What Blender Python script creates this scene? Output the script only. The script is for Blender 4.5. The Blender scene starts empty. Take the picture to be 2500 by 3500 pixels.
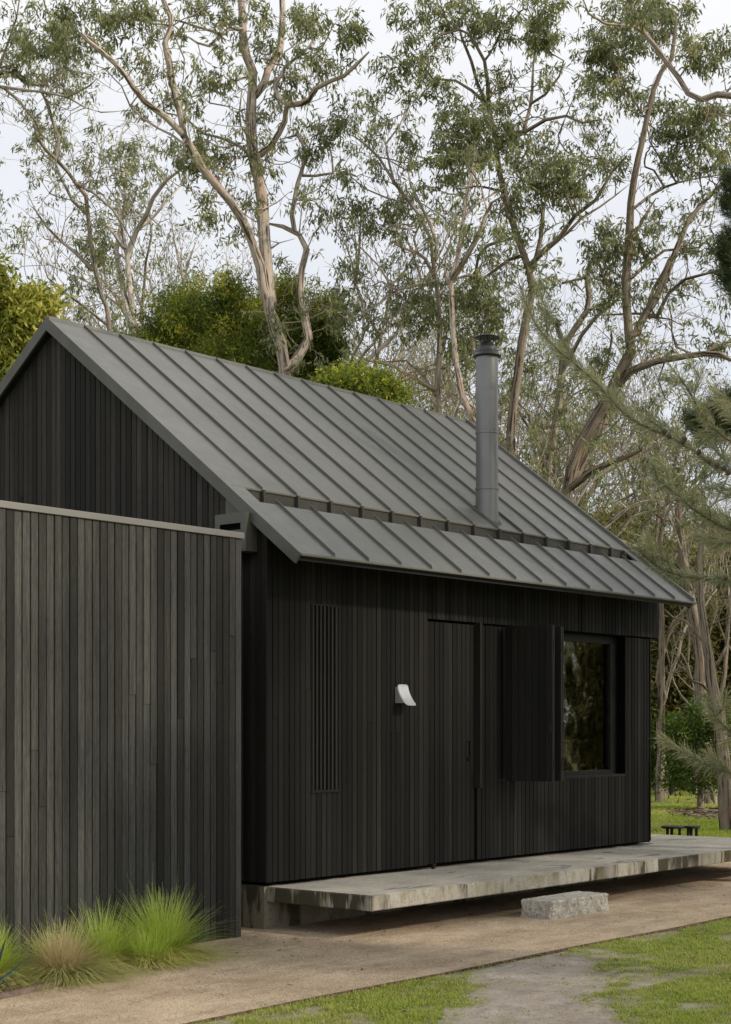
import bpy, math, random
import numpy as np
from mathutils import Vector, noise as mnoise
PI = math.pi
sc = bpy.context.scene
COL = sc.collection
rng = np.random.default_rng(7)
random.seed(7)

# ------------------------------------------------------------------ camera
CAM = np.array([-9.2113, -8.6066, 1.63]); YAW = .6906; FPX = 5515.24; HOR = 2484.62
FW = np.array([math.cos(YAW), math.sin(YAW), 0.]); RT = np.array([math.sin(YAW), -math.cos(YAW), 0.]); UP = np.array([0, 0, 1.])
cd = bpy.data.cameras.new('camera'); cam = bpy.data.objects.new('camera', cd); COL.objects.link(cam)
cam.location = CAM.tolist(); cam.rotation_euler = (PI/2, 0, YAW-PI/2)
cd.sensor_fit = 'VERTICAL'; cd.sensor_height = 35; cd.sensor_width = 25
cd.lens = 35*FPX/3500; cd.shift_y = (HOR-1750)/3500; cd.clip_end = 2000; cd.clip_start = .1
sc.camera = cam
GZ = .05   # ground height

def at(x, y, d):            # a point seen in direction (x, y) of the photo, d metres away
    return CAM+(FW+RT*(x-1250)/FPX+UP*(HOR-y)/FPX)*d
def ground_at(x, y, z=GZ):
    return at(x, y, (CAM[2]-z)*FPX/(y-HOR))
def project(P):
    d = P-CAM; z = d@FW
    return 1250+FPX*(d@RT)/z, HOR-FPX*d[..., 2]/z, z

# ------------------------------------------------------------------ tagging
def tag(o, label=None, cat=None, group=None, kind=None):
    if label: o['label'] = label
    if cat: o['category'] = cat
    if group: o['group'] = group
    if kind: o['kind'] = kind
    return o
def empty(name, loc=(0, 0, 0), rz=0):
    o = bpy.data.objects.new(name, None); COL.objects.link(o)
    o.location = loc; o.rotation_euler = (0, 0, rz); o.empty_display_size = .3
    return o
def link(name, me, m=None, parent=None, smooth=False):
    o = bpy.data.objects.new(name, me); COL.objects.link(o)
    if m:
        for mm in (m if isinstance(m, (list, tuple)) else [m]): me.materials.append(mm)
    if parent: o.parent = parent
    if smooth: me.polygons.foreach_set('use_smooth', [True]*len(me.polygons))
    return o
def copy_tree(o, parent=None):
    c = o.copy(); COL.objects.link(c); c.parent = parent
    for ch in o.children: copy_tree(ch, c)
    return c

class MB:
    def __init__(s): s.v = []; s.f = []; s.t = []; s.m = []
    def poly(s, pts, tone=.5, m=0):
        b = len(s.v); s.v += [tuple(p) for p in pts]; s.f.append(tuple(range(b, b+len(pts)))); s.t.append(tone); s.m.append(m)
    def hexa(s, p, tone=.5, m=0):     # 8 points: bottom 4 ccw, top 4 ccw
        b = len(s.v); s.v += [tuple(q) for q in p]
        for f in ((0, 3, 2, 1), (4, 5, 6, 7), (0, 1, 5, 4), (1, 2, 6, 5), (2, 3, 7, 6), (3, 0, 4, 7)):
            s.f.append(tuple(b+i for i in f)); s.t.append(tone); s.m.append(m)
    def box(s, a, c, tone=.5, m=0):
        x0, y0, z0 = a; x1, y1, z1 = c
        s.hexa([(x0, y0, z0), (x1, y0, z0), (x1, y1, z0), (x0, y1, z0), (x0, y0, z1), (x1, y0, z1), (x1, y1, z1), (x0, y1, z1)], tone, m)
    def obox(s, o, du, dv, dw, tone=.5, m=0):   # oriented box from a corner and three edge vectors
        o, du, dv, dw = map(np.array, (o, du, dv, dw))
        s.hexa([o, o+du, o+du+dv, o+dv, o+dw, o+du+dw, o+du+dv+dw, o+dv+dw], tone, m)
    def lathe(s, c, prof, n=40, tone=.5, m=0):
        b = len(s.v)
        for r, z in prof:
            for i in range(n): s.v.append((c[0]+r*math.cos(2*PI*i/n), c[1]+r*math.sin(2*PI*i/n), c[2]+z))
        for j in range(len(prof)-1):
            for i in range(n):
                s.f.append((b+j*n+i, b+j*n+(i+1) % n, b+(j+1)*n+(i+1) % n, b+(j+1)*n+i)); s.t.append(tone); s.m.append(m)
    def build(s, name, mat, parent=None, smooth=False, bevel=0):
        me = bpy.data.meshes.new(name); me.from_pydata(s.v, [], s.f); me.update()
        a = me.attributes.new('tone', 'FLOAT', 'FACE'); a.data.foreach_set('value', s.t)
        o = link(name, me, mat, parent, smooth)
        if max(s.m): me.polygons.foreach_set('material_index', s.m)
        if bevel:
            bm = o.modifiers.new('b', 'BEVEL'); bm.width = bevel; bm.segments = 2; bm.limit_method = 'ANGLE'; bm.angle_limit = .6
        return o
def np_mesh(name, V, F, tone=None, tonedom='FACE', uv=None, col=None):
    me = bpy.data.meshes.new(name); V = np.asarray(V, np.float32); F = np.asarray(F, np.int32); k = F.shape[1]
    me.vertices.add(len(V)); me.vertices.foreach_set('co', V.ravel())
    me.loops.add(F.size); me.loops.foreach_set('vertex_index', F.ravel())
    me.polygons.add(len(F)); me.polygons.foreach_set('loop_start', np.arange(0, F.size, k, dtype=np.int32))
    me.polygons.foreach_set('loop_total', np.full(len(F), k, np.int32))
    if tone is not None:
        a = me.attributes.new('tone', 'FLOAT', tonedom); a.data.foreach_set('value', np.asarray(tone, np.float32))
    if col is not None:
        a = me.attributes.new('tip', 'FLOAT', 'POINT'); a.data.foreach_set('value', np.asarray(col, np.float32))
    if uv is not None:
        u = me.uv_layers.new(name='UVMap'); u.data.foreach_set('uv', np.asarray(uv, np.float32)[F.ravel()].ravel())
    me.update(calc_edges=True); me.validate()
    return me

# ------------------------------------------------------------------ materials
class NT:
    def __init__(s, name, rough=.7, spec=.3, metal=0.):
        s.mat = bpy.data.materials.new(name); s.mat.use_nodes = True; s.t = s.mat.node_tree
        s.b = s.t.nodes['Principled BSDF']; s.out = s.t.nodes['Material Output']
        s.set('Roughness', rough); s.set('Specular IOR Level', spec); s.set('Metallic', metal)
    def set(s, k, v): s.b.inputs[k].default_value = v
    def n(s, ty, **kw):
        nd = s.t.nodes.new(ty)
        for k, v in kw.items():
            if k in nd.inputs: 
                if hasattr(v, 'links') or isinstance(v, bpy.types.NodeSocket): s.t.links.new(v, nd.inputs[k])
                else: nd.inputs[k].default_value = v
            else: setattr(nd, k, v)
        return nd
    def l(s, a, b): s.t.links.new(a, b)
    def obj(s): return s.n('ShaderNodeTexCoord').outputs['Object']
    def uv(s): return s.n('ShaderNodeTexCoord').outputs['UV']
    def attr(s, name): return s.n('ShaderNodeAttribute', attribute_name=name).outputs['Fac']
    def mapped(s, vec, scale, loc=(0, 0, 0)):
        return s.n('ShaderNodeMapping', Vector=vec, Scale=scale, Location=loc).outputs['Vector']
    def noise(s, vec, scale, detail=4, rough=.55, dist=0):
        return s.n('ShaderNodeTexNoise', Vector=vec, Scale=scale, Detail=detail, Roughness=rough, Distortion=dist).outputs['Fac']
    def ramp(s, fac, stops):
        r = s.n('ShaderNodeValToRGB', Fac=fac); e = r.color_ramp.elements
        while len(e) < len(stops): e.new(.5)
        for i, (p, c) in enumerate(stops):
            e[i].position = p; e[i].color = (c, c, c, 1) if isinstance(c, (int, float)) else (*c, 1)
        return r.outputs['Color']
    def mix(s, f, a, b, mode='MIX'):
        m = s.n('ShaderNodeMix', data_type='RGBA', blend_type=mode)
        for k, v in ((0, f), (6, a), (7, b)):
            if isinstance(v, bpy.types.NodeSocket): s.l(v, m.inputs[k])
            else: m.inputs[k].default_value = v if k == 0 else ((*v, 1) if len(v) == 3 else v)
        return m.outputs[2]
    def math(s, op, a, b=0.):
        m = s.n('ShaderNodeMath', operation=op)
        for k, v in ((0, a), (1, b)):
            if isinstance(v, bpy.types.NodeSocket): s.l(v, m.inputs[k])
            else: m.inputs[k].default_value = v
        return m.outputs[0]
    def color(s, c):
        if isinstance(c, bpy.types.NodeSocket): s.l(c, s.b.inputs['Base Color'])
        else: s.b.inputs['Base Color'].default_value = (*c, 1)
    def bump(s, h, strength=.4, dist=.01):
        b = s.n('ShaderNodeBump', Height=h, Strength=strength, Distance=dist); s.l(b.outputs[0], s.b.inputs['Normal'])

def timber(name, dark, light, streak, rough=.75):
    m = NT(name, rough, .25); v = m.obj(); t = m.attr('tone')
    g = m.noise(m.mapped(v, (90, 90, 2.2)), 1, 5, .6)
    g2 = m.noise(m.mapped(v, (260, 260, 14)), 1, 3, .7)
    big = m.noise(m.mapped(v, (1.2, 1.2, .7)), 1, 3)
    base = m.mix(t, dark, light)
    c = m.mix(m.math('MULTIPLY', t, m.ramp(g, [(.42, 0), (.75, .8)])), base, streak)
    c = m.mix(m.ramp(g2, [(.42, 1.), (.72, 0)]), m.mix(.65, c, (0, 0, 0)), c)
    c = m.mix(m.ramp(big, [(.35, .72), (.65, 1.)]), (0.004, .004, .003), c)
    m.color(c); m.bump(m.math('ADD', g, g2), .5, .003)
    return m.mat
M = {}
M['facade'] = timber('black_stained_timber', (.005, .0046, .0037), (.022, .0205, .016), (.042, .039, .031))
M['gable'] = timber('charcoal_timber', (.014, .0128, .010), (.060, .054, .043), (.10, .093, .076))
M['screen'] = timber('weathered_black_timber', (.024, .0235, .020), (.090, .089, .080), (.185, .182, .168))
def metal(name, c, rough=.42, dirt=.35, met=.25):
    m = NT(name, rough, .5, met); v = m.obj()
    n = m.noise(v, 1.3, 4); sp = m.noise(v, 160, 2, .8); st = m.noise(m.mapped(v, (14, 1.4, 1.4)), 1, 4, .6)
    col = m.mix(m.ramp(n, [(.3, 0), (.75, .5)]), c, tuple(min(1, q*1.25) for q in c))
    col = m.mix(m.math('MULTIPLY', m.ramp(sp, [(.62, 0), (.72, 1)]), dirt), col, (.30, .28, .22))
    col = m.mix(m.math('MULTIPLY', m.ramp(st, [(.5, 0), (.8, 1)]), dirt*.5), col, (.22, .21, .18))
    m.color(col); m.l(m.ramp(m.noise(v, 5, 3), [(.3, rough-.06), (.7, rough+.12)]), m.b.inputs['Roughness'])
    m.bump(m.noise(m.mapped(v, (3, 1, 1)), 1.6, 2), .25, .02)
    return m.mat
M['roof'] = metal('charcoal_roof_sheet', (.150, .151, .138), .38, .35, .55)
M['flash'] = metal('charcoal_flashing', (.088, .086, .072), .5, .15)
M['capmetal'] = metal('pale_capping', (.2, .195, .18), .5, .15)
M['gutter'] = metal('gutter_metal', (.055, .052, .042), .6, .25)
M['flue'] = metal('flue_steel', (.20, .2, .196), .36, .05, .6)
M['cowl'] = metal('cowl_steel', (.05, .052, .05), .4, .2, .6)
def plain(name, c, rough=.6, spec=.3, met=0., ns=20, amt=.35):
    m = NT(name, rough, spec, met); n = m.noise(m.obj(), ns, 5, .6)
    m.color(m.mix(m.ramp(n, [(.3, 0), (.7, 1)]), tuple(q*(1-amt) for q in c), tuple(q*(1+amt) for q in c)))
    m.bump(n, .2, .003); return m.mat
M['black'] = plain('black_paint', (.012, .012, .011), .55)
M['void'] = plain('dark_cavity', (.004, .004, .004), .9, .05)
M['slat'] = timber('vent_slat_timber', (.016, .0155, .013), (.034, .033, .028), (.045, .043, .037))
M['hinge'] = plain('dark_steel_hinge', (.03, .03, .03), .45, .5, .6, 90, .6)
M['stool'] = plain('dark_painted_timber', (.018, .018, .018), .6)
M['room'] = plain('dim_interior', (.03, .025, .02), .8)
M['alu'] = plain('pale_metal', (.35, .34, .3), .4, .5, .3)
def galv():
    m = NT('galvanised_steel', .42, .5, .55); v = m.obj()
    vo = m.n('ShaderNodeTexVoronoi', Vector=v, Scale=85.).outputs['Color']
    g = m.n('ShaderNodeRGBToBW', Color=vo).outputs[0]
    m.color(m.mix(g, (.50, .52, .53), (.62, .64, .65))); return m.mat
M['galv'] = galv()
def concrete(name, c, stain=.8):
    m = NT(name, .8, .25); v = m.obj()
    n1 = m.noise(v, 2.2, 6, .6); n2 = m.noise(v, 38, 5, .7)
    col = m.mix(m.ramp(n1, [(.3, 0), (.7, 1)]), tuple(q*.66 for q in c), tuple(q*1.12 for q in c))
    col = m.mix(m.ramp(n2, [(.33, 1), (.46, 0)]), col, tuple(q*.45 for q in c))
    pit = m.n('ShaderNodeTexVoronoi', Vector=v, Scale=55.).outputs['Distance']
    col = m.mix(m.ramp(pit, [(.09, .8), (.16, 0)]), col, (.05, .045, .035))
    if stain:   # water and lichen stains on the vertical faces
        nz = m.n('ShaderNodeSeparateXYZ', Vector=m.n('ShaderNodeNewGeometry').outputs['True Normal']).outputs['Z']
        side = m.ramp(nz, [(.3, 1), (.6, 0)])
        s1 = m.noise(m.mapped(v, (4.5, 4.5, .8)), 1, 4, .65); s2 = m.noise(m.mapped(v, (13, 13, 3.5), (3, 1, 2)), 1, 4, .7)
        s3 = m.noise(m.mapped(v, (1.5, 1.5, 1.), (7, 7, 7)), 1, 2)
        col = m.mix(m.math('MULTIPLY', side, m.ramp(s2, [(.48, 0), (.64, .75)])), col, (.23, .19, .085))
        col = m.mix(m.math('MULTIPLY', m.math('MULTIPLY', side, m.ramp(s3, [(.36, 0), (.46, 1)])), m.ramp(s1, [(.50, 0), (.55, .95)])), col, (.055, .048, .03))
        wet = m.noise(m.mapped(v, (1.3, 3., 1), (4.2, 0, 0)), 1, 5, .6, .6)
        col = m.mix(m.math('MULTIPLY', m.ramp(nz, [(.5, 0), (.8, 1)]), m.ramp(wet, [(.60, 0), (.64, .7)])), col, (.10, .095, .085))
    m.color(col); m.bump(m.math('ADD', n2, m.math('MULTIPLY', pit, .3)), .35, .006)
    return m.mat
M['slab'] = concrete('aged_concrete', (.44, .415, .355))
M['footing'] = concrete('rough_footing', (.25, .22, .17), .5)
def stone():
    m = NT('split_granite', .85, .3); v = m.obj()
    n = m.noise(v, 30, 6, .75); n2 = m.noise(v, 120, 3, .8); n3 = m.noise(v, 5, 3)
    c = m.mix(m.ramp(n, [(.35, 0), (.65, 1)]), (.36, .335, .28), (.82, .78, .69))
    c = m.mix(m.ramp(n2, [(.36, .6), (.45, 0)]), c, (.12, .115, .10))
    c = m.mix(m.ramp(n3, [(.5, 0), (.7, .5)]), c, (.36, .29, .2))
    m.color(c); m.bump(m.math('ADD', n, m.noise(v, 14, 3)), 1., .03); return m.mat
M['stone'] = stone()
def gravel():
    m = NT('crushed_granite_path', .95, .15); v = m.obj()
    vo = m.n('ShaderNodeTexVoronoi', Vector=v, Scale=130.); g = m.n('ShaderNodeRGBToBW', Color=vo.outputs['Color']).outputs[0]
    big = m.noise(v, .9, 5, .6); mid = m.noise(v, 6, 4, .6); fine = m.noise(v, 60, 4, .7)
    c = m.mix(m.ramp(g, [(.15, 0), (.85, 1)]), (.27, .20, .13), (.74, .60, .43))
    c = m.mix(m.ramp(big, [(.35, .5), (.7, 0)]), c, (.20, .145, .09))
    c = m.mix(m.ramp(mid, [(.3, .35), (.55, 0)]), c, (.15, .11, .07))
    c = m.mix(m.ramp(fine, [(.3, .4), (.42, 0)]), c, (.10, .075, .05))
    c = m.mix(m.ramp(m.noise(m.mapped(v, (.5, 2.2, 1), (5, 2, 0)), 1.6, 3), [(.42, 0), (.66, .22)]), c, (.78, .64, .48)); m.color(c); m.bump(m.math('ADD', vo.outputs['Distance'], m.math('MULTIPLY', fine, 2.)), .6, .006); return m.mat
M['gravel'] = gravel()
def lawn():
    m = NT('worn_lawn', .95, .1); v = m.obj(); t = m.attr('tone')
    n = m.noise(v, 7, 6, .65); n2 = m.noise(v, 70, 4, .7); n3 = m.noise(v, 1.1, 3)
    g = m.mix(m.ramp(n, [(.35, 0), (.65, 1)]), (.10, .12, .03), (.22, .24, .07))
    g = m.mix(m.ramp(n2, [(.35, .6), (.5, 0)]), g, (.07, .06, .03))
    d = m.mix(m.ramp(n, [(.3, 0), (.7, 1)]), (.29, .25, .205), (.47, .415, .35))
    d = m.mix(m.ramp(m.noise(v, 26, 4, .7), [(.32, .85), (.40, 0)]), d, (.09, .07, .05)); d = m.mix(m.ramp(n2, [(.36, .6), (.46, 0)]), d, (.12, .095, .07))
    d = m.mix(m.ramp(n3, [(.45, 0), (.7, .4)]), d, (.2, .15, .10))
    m.color(m.mix(t, g, d)); m.bump(m.math('ADD', n2, m.math('MULTIPLY', n, 2.)), .6, .012); return m.mat
M['lawn'] = lawn()
def mulch():
    m = NT('leaf_mulch', .95, .1); v = m.obj()
    n = m.noise(m.mapped(v, (30, 60, 30)), 1, 5, .7)
    m.color(m.ramp(n, [(.3, (.035, .024, .016)), (.5, (.14, .10, .065)), (.7, (.28, .22, .16))])); m.bump(n, .8, .02); return m.mat
M['mulch'] = mulch()
M['edging'] = plain('rusty_edging', (.16, .12, .10), .8)
def bark(name, pale, mid, dark, red, redamt=.35):
    m = NT(name, .85, .2); v = m.uv()
    a = m.noise(m.mapped(v, (20, 1.5, 1)), 1, 6, .65, .8); b = m.noise(m.mapped(v, (9, .8, 1), (3, 3, 0)), 1, 4, .6, .6)
    f = m.noise(m.mapped(v, (120, 14, 1)), 1, 3, .7)
    c = m.mix(m.ramp(a, [(.36, 0), (.52, 1)]), mid, pale)
    c = m.mix(m.ramp(b, [(.55, 0), (.72, redamt*2)]), c, red)
    c = m.mix(m.ramp(a, [(.41, .95), (.475, 0)]), c, dark)
    c = m.mix(m.ramp(f, [(.35, .45), (.5, 0)]), c, dark)
    m.color(c); m.bump(m.math('ADD', a, m.math('MULTIPLY', f, .3)), .8, .03); return m.mat
M['bark_pink'] = bark('pinkish_peeling_bark', (.56, .48, .41), (.33, .26, .20), (.085, .062, .046), (.46, .25, .165), .5)
M['bark_grey'] = bark('grey_fibrous_bark', (.42, .375, .31), (.25, .21, .165), (.065, .05, .038), (.34, .17, .10), .4)
M['bark_brown'] = bark('brown_fibrous_bark', (.31, .26, .20), (.18, .14, .105), (.045, .034, .025), (.26, .12, .07), .4)
M['bark_pale'] = bark('pale_dead_bark', (.62, .56, .49), (.40, .35, .29), (.13, .10, .08), (.30, .2, .15), .15)
def leafmat(name, cols, trans=.45, rough=.45):
    m = NT(name, rough, .35); t = m.attr('tone')
    c = m.ramp(t, [(i/(len(cols)-1), k) for i, k in enumerate(cols)])
    m.color(c)
    tr = m.n('ShaderNodeBsdfTranslucent', Color=c); mx = m.n('ShaderNodeMixShader', Fac=trans)
    m.l(m.b.outputs[0], mx.inputs[1]); m.l(tr.outputs[0], mx.inputs[2]); m.l(mx.outputs[0], m.out.inputs[0]); return m.mat
M['gum_leaf'] = leafmat('gum_leaf', [(.095, .12, .050), (.19, .22, .095), (.32, .345, .16), (.50, .46, .17)])
M['gum_leaf_pale'] = leafmat('pale_gum_leaf', [(.12, .14, .06), (.21, .23, .09), (.31, .31, .12), (.42, .37, .15)])
M['wattle_leaf'] = leafmat('wattle_leaf', [(.065, .105, .022), (.13, .19, .035), (.24, .30, .045), (.62, .58, .06)])
M['broad_leaf'] = leafmat('broad_yellow_leaf', [(.09, .13, .025), (.22, .26, .04), (.42, .43, .08), (.72, .66, .18)])
M['under_leaf'] = leafmat('understorey_leaf', [(.085, .09, .028), (.16, .16, .046), (.25, .235, .07), (.36, .29, .11)])
M['green_leaf'] = leafmat('fresh_green_leaf', [(.05, .09, .016), (.10, .16, .025), (.18, .26, .04)])
M['needle'] = leafmat('pine_needle', [(.16, .185, .10), (.30, .325, .18), (.44, .45, .27), (.58, .52, .24)], .3)
M['dark_needle'] = leafmat('dark_pine_needle', [(.03, .055, .02), (.065, .095, .035), (.13, .155, .06)], .2)
def blademat(name, base, mid, tip, alt):
    m = NT(name, .55, .3); t = m.attr('tone'); g = m.attr('tip')
    c = m.ramp(g, [(0, base), (.45, mid), (1, tip)]); c = m.mix(m.ramp(t, [(.55, 0), (.9, 1)]), c, alt)
    m.color(c); tr = m.n('ShaderNodeBsdfTranslucent', Color=c); mx = m.n('ShaderNodeMixShader', Fac=.4)
    m.l(m.b.outputs[0], mx.inputs[1]); m.l(tr.outputs[0], mx.inputs[2]); m.l(mx.outputs[0], m.out.inputs[0]); return m.mat
M['blade'] = blademat('lawn_blade', (.16, .19, .035), (.33, .43, .05), (.54, .62, .10), (.58, .50, .22))
M['tuss_green'] = blademat('green_tussock_blade', (.42, .34, .11), (.44, .58, .07), (.60, .72, .18), (.74, .62, .28))
M['tuss_straw'] = blademat('straw_tussock_blade', (.25, .19, .08), (.52, .42, .22), (.72, .60, .38), (.36, .42, .12))
M['sword'] = plain('blue_green_leaf', (.055, .10, .085), .5, .3, 0, 30, .25)
M['litter'] = leafmat('fallen_leaf', [(.05, .035, .02), (.16, .11, .07), (.34, .27, .19), (.12, .13, .05)], .1, .8)
def glassmat():
    m = NT('window_glass'); t = m.t
    fr = m.n('ShaderNodeFresnel', IOR=2.5); gl = m.n('ShaderNodeBsdfGlossy', Roughness=.02, Color=(1, 1, 1, 1)); tp = m.n('ShaderNodeBsdfTransparent', Color=(.55, .56, .5, 1))
    wob = m.n('ShaderNodeBump', Height=m.noise(m.obj(), 2.5, 2), Strength=.25, Distance=.02); m.l(wob.outputs[0], gl.inputs['Normal'])
    mx = m.n('ShaderNodeMixShader'); m.l(fr.outputs[0], mx.inputs[0]); m.l(tp.outputs[0], mx.inputs[1]); m.l(gl.outputs[0], mx.inputs[2]); m.l(mx.outputs[0], m.out.inputs[0]); return m.mat
M['glass'] = glassmat()

# ------------------------------------------------------------------ light
SUN = np.array([.15, -.42, .29]); SUN /= np.linalg.norm(SUN)
el = math.asin(SUN[2]); az = math.atan2(SUN[0], SUN[1])
w = bpy.data.worlds.new('World'); sc.world = w; w.use_nodes = True; nt = w.node_tree; N = nt.nodes
bg = N['Background']; bg.inputs['Strength'].default_value = .15
sky = N.new('ShaderNodeTexSky'); sky.sky_type = 'NISHITA'; sky.sun_disc = False; sky.sun_elevation = el; sky.sun_rotation = az
tc = N.new('ShaderNodeTexCoord'); mp = N.new('ShaderNodeMapping'); mp.inputs['Scale'].default_value = (1.3, 1.3, 3.2)
nz = N.new('ShaderNodeTexNoise'); nz.inputs['Scale'].default_value = 2.2; nz.inputs['Detail'].default_value = 6; nz.inputs['Roughness'].default_value = .5
nt.links.new(tc.outputs['Generated'], mp.inputs[0]); nt.links.new(mp.outputs[0], nz.inputs['Vector'])
sep = N.new('ShaderNodeSeparateXYZ'); nt.links.new(tc.outputs['Generated'], sep.inputs[0])
cl = N.new('ShaderNodeValToRGB'); e = cl.color_ramp.elements
e[0].position = .0; e[0].color = (5.3, 5.5, 6.05, 1); e[1].position = .42; e[1].color = (7.1, 7.1, 7.1, 1)
k = e.new(.2); k.color = (6.0, 6.12, 6.5, 1)
nt.links.new(sep.outputs['Z'], cl.inputs[0])
nr = N.new('ShaderNodeValToRGB'); e = nr.color_ramp.elements; e[0].position = .32; e[0].color = (.89, .90, .92, 1); e[1].position = .68; e[1].color = (1.06, 1.055, 1.05, 1)
nt.links.new(nz.outputs['Fac'], nr.inputs[0])
mu = N.new('ShaderNodeMix'); mu.data_type = 'RGBA'; mu.blend_type = 'MULTIPLY'; mu.inputs[0].default_value = 1
nt.links.new(cl.outputs[0], mu.inputs[6]); nt.links.new(nr.outputs[0], mu.inputs[7])
mx = N.new('ShaderNodeMix'); mx.data_type = 'RGBA'; mx.inputs[0].default_value = .9
nt.links.new(sky.outputs[0], mx.inputs[6]); nt.links.new(mu.outputs[2], mx.inputs[7]); nt.links.new(mx.outputs[2], bg.inputs['Color'])
sl = bpy.data.lights.new('sun', 'SUN'); sl.energy = 3.4; sl.angle = math.radians(3.2); sl.color = (1, .885, .72)
so = bpy.data.objects.new('sun', sl); COL.objects.link(so); so.rotation_euler = Vector(SUN.tolist()).to_track_quat('Z', 'Y').to_euler()
vs = sc.view_settings; vs.view_transform = 'Standard'; vs.look = 'None'; vs.exposure = 0; vs.gamma = 1
# ================================================================== the cabin
LW, GO, WH, ZR, EO, ZE, L2 = 6.013, .08, 2.5726, 5.2285, .4198, 2.9512, 6.1515
TP = (ZR-ZE)/(WH+EO)
def rz(y): return ZE+(y+EO)*TP if y <= WH else ZR-(y-WH)*TP
BF = .415
def pieces(z0, z1, holes, jr):
    segs = [(z0, z1)]
    for h0, h1 in holes:
        nsg = []
        for a, b in segs:
            if h1 <= a or h0 >= b: nsg.append((a, b)); continue
            if h0 > a: nsg.append((a, h0))
            if h1 < b: nsg.append((h1, b))
        segs = nsg
    out = []
    for a, b in segs:
        if b-a > 1.2 and random.random() < jr:
            m = a+(b-a)*random.uniform(.2, .8); out += [(a, m-.0015), (m+.0015, b)]
        else: out.append((a, b))
    return out
def cladding(mb, org, du, dn, n, pitch, z0f, z1f, holes=(), jr=.35, th=.02, gap=.006, tonef=None, jit=.002):
    """upright boards side by side: org corner, du along the wall, dn outwards"""
    org, du, dn = map(lambda q: np.array(q, float), (org, du, dn))
    for i in range(n):
        u0, u1 = i*pitch+gap/2, (i+1)*pitch-gap/2; uc = (u0+u1)/2
        hs = [(h[2], h[3]) for h in holes if h[0] < uc < h[1]]
        tb = random.random()**1.5 if tonef is None else tonef(uc)
        for a, b in pieces(z0f(uc), z1f(uc), hs, jr):
            if b-a < .01: continue
            t = min(1, max(0, tb+random.uniform(-.3, .3)))
            tb = t
            j = random.uniform(-jit, jit); c = .003
            za0, za1 = a, b; zb0, zb1 = (b+z1f(u0)-z1f(uc), b+z1f(u1)-z1f(uc)) if abs(b-z1f(uc)) < 1e-6 else (b, b)
            prof = [(u0, 0), (u0, th-c), (u0+c, th), (u1-c, th), (u1, th-c), (u1, 0)]
            lo = [org+du*u+dn*(o+j)+UP*a for u, o in prof]; hi = [org+du*u+dn*(o+j)+UP*(zb0+(zb1-zb0)*(u-u0)/(u1-u0)) for u, o in prof]
            for q in range(5): mb.poly([lo[q], lo[q+1], hi[q+1], hi[q]], t)
            mb.poly(hi, t); mb.poly(lo[::-1], t)

cabin = empty('cabin', (0, 0, GZ))
tag(cabin, 'black timber clad cabin with a steep grey standing seam metal roof and steel flue', 'cabin')
def P(mb, name, mat, parent=None, **k):
    pr = parent or cabin; o = mb.build(name, mat, pr, **k)
    if pr is cabin: o.location = (0, 0, -GZ)
    return o
PT = .0651
TT = lambda y: rz(y)-.10
# facade: left wall, head band, recessed right part (each board real)
b = MB()
cladding(b, (0, .02, 0), (1, 0, 0), (0, -1, 0), 32, 2.063/32, lambda u: BF, lambda u: TT(0)+.02, [(.513, .858, 1.12, 2.615)])
cladding(b, (2.063, .02, 0), (1, 0, 0), (0, -1, 0), 63, (6.156-2.063)/63, lambda u: 2.583, lambda u: TT(0)+.02, jr=.05)
cladding(b, (2.85, .05, 0), (1, 0, 0), (0, -1, 0), 5, .33/5, lambda u: BF, lambda u: 2.57)
cladding(b, (3.18, .05, 0), (1, 0, 0), (0, -1, 0), 35, 2.31/35, lambda u: BF, lambda u: 1.12 if u > .4 else 2.57)
cladding(b, (5.49, .05, 0), (1, 0, 0), (0, -1, 0), 8, .523/8, lambda u: BF, lambda u: 2.57)
front = P(b, 'front_wall', M['facade'])
# structure behind the boards (with the window opening left free)
b = MB()
for a, c in (((.02, .021, .40), (.50, .12, 3.15)), ((.50, .11, .40), (.87, .12, 3.15)), ((.87, .021, .40), (2.063, .12, 3.15)), ((.5, .021, .4), (.87, .06, 1.11)), ((.5, .021, 2.62), (.87, .06, 3.15)),
             ((2.063, .0525, .40), (3.18, .12, 2.575)), ((3.18, .0525, .40), (3.58, .12, 2.575)), ((3.58, .0525, .40), (5.49, .12, 1.125)), ((5.493, .0525, .40), (6.0, .12, 2.575)), ((2.063, .021, 2.575), (6.15, .12, 3.15))):
    b.box(a, c)
P(b, 'wall_core', M['void'])
# gable wall on the left
b = MB(); n = int(round(2*WH/PT))
cladding(b, (.02, 0.0, 0), (0, 1, 0), (-1, 0, 0), n, 2*WH/n, lambda u: BF, lambda u: TT(u) if abs(u-WH) > .04 else TT(u)-.03, [(0, .45, 3.3, 6)], jr=.3)
P(b, 'gable_wall', M['gable'])
b = MB()
for x0 in (.025, 5.99):
    for sgn in (0, 1):
        ya, yb = (0.022, WH) if not sgn else (WH, 2*WH)
        b.poly([(x0, ya, .4), (x0, yb, .4), (x0, yb, TT(yb)), (x0, ya, TT(ya))])
b.poly([(.02, 2*WH, .4), (6, 2*WH, .4), (6, 2*WH, 3.15), (.02, 2*WH, 3.15)])
P(b, 'rear_wall', M['facade'])
b = MB(); cladding(b, (6.0, 0.02, 0), (0, 1, 0), (1, 0, 0), n, (2*WH-.02)/n, lambda u: BF, lambda u: 2.58, jr=.2)
cladding(b, (6.135, -.0, 0), (0, 1, 0), (1, 0, 0), n, 2*WH/n, lambda u: 2.583, lambda u: TT(u)-.03, jr=.2)
P(b, 'far_gable_wall', M['gable'])
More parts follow.
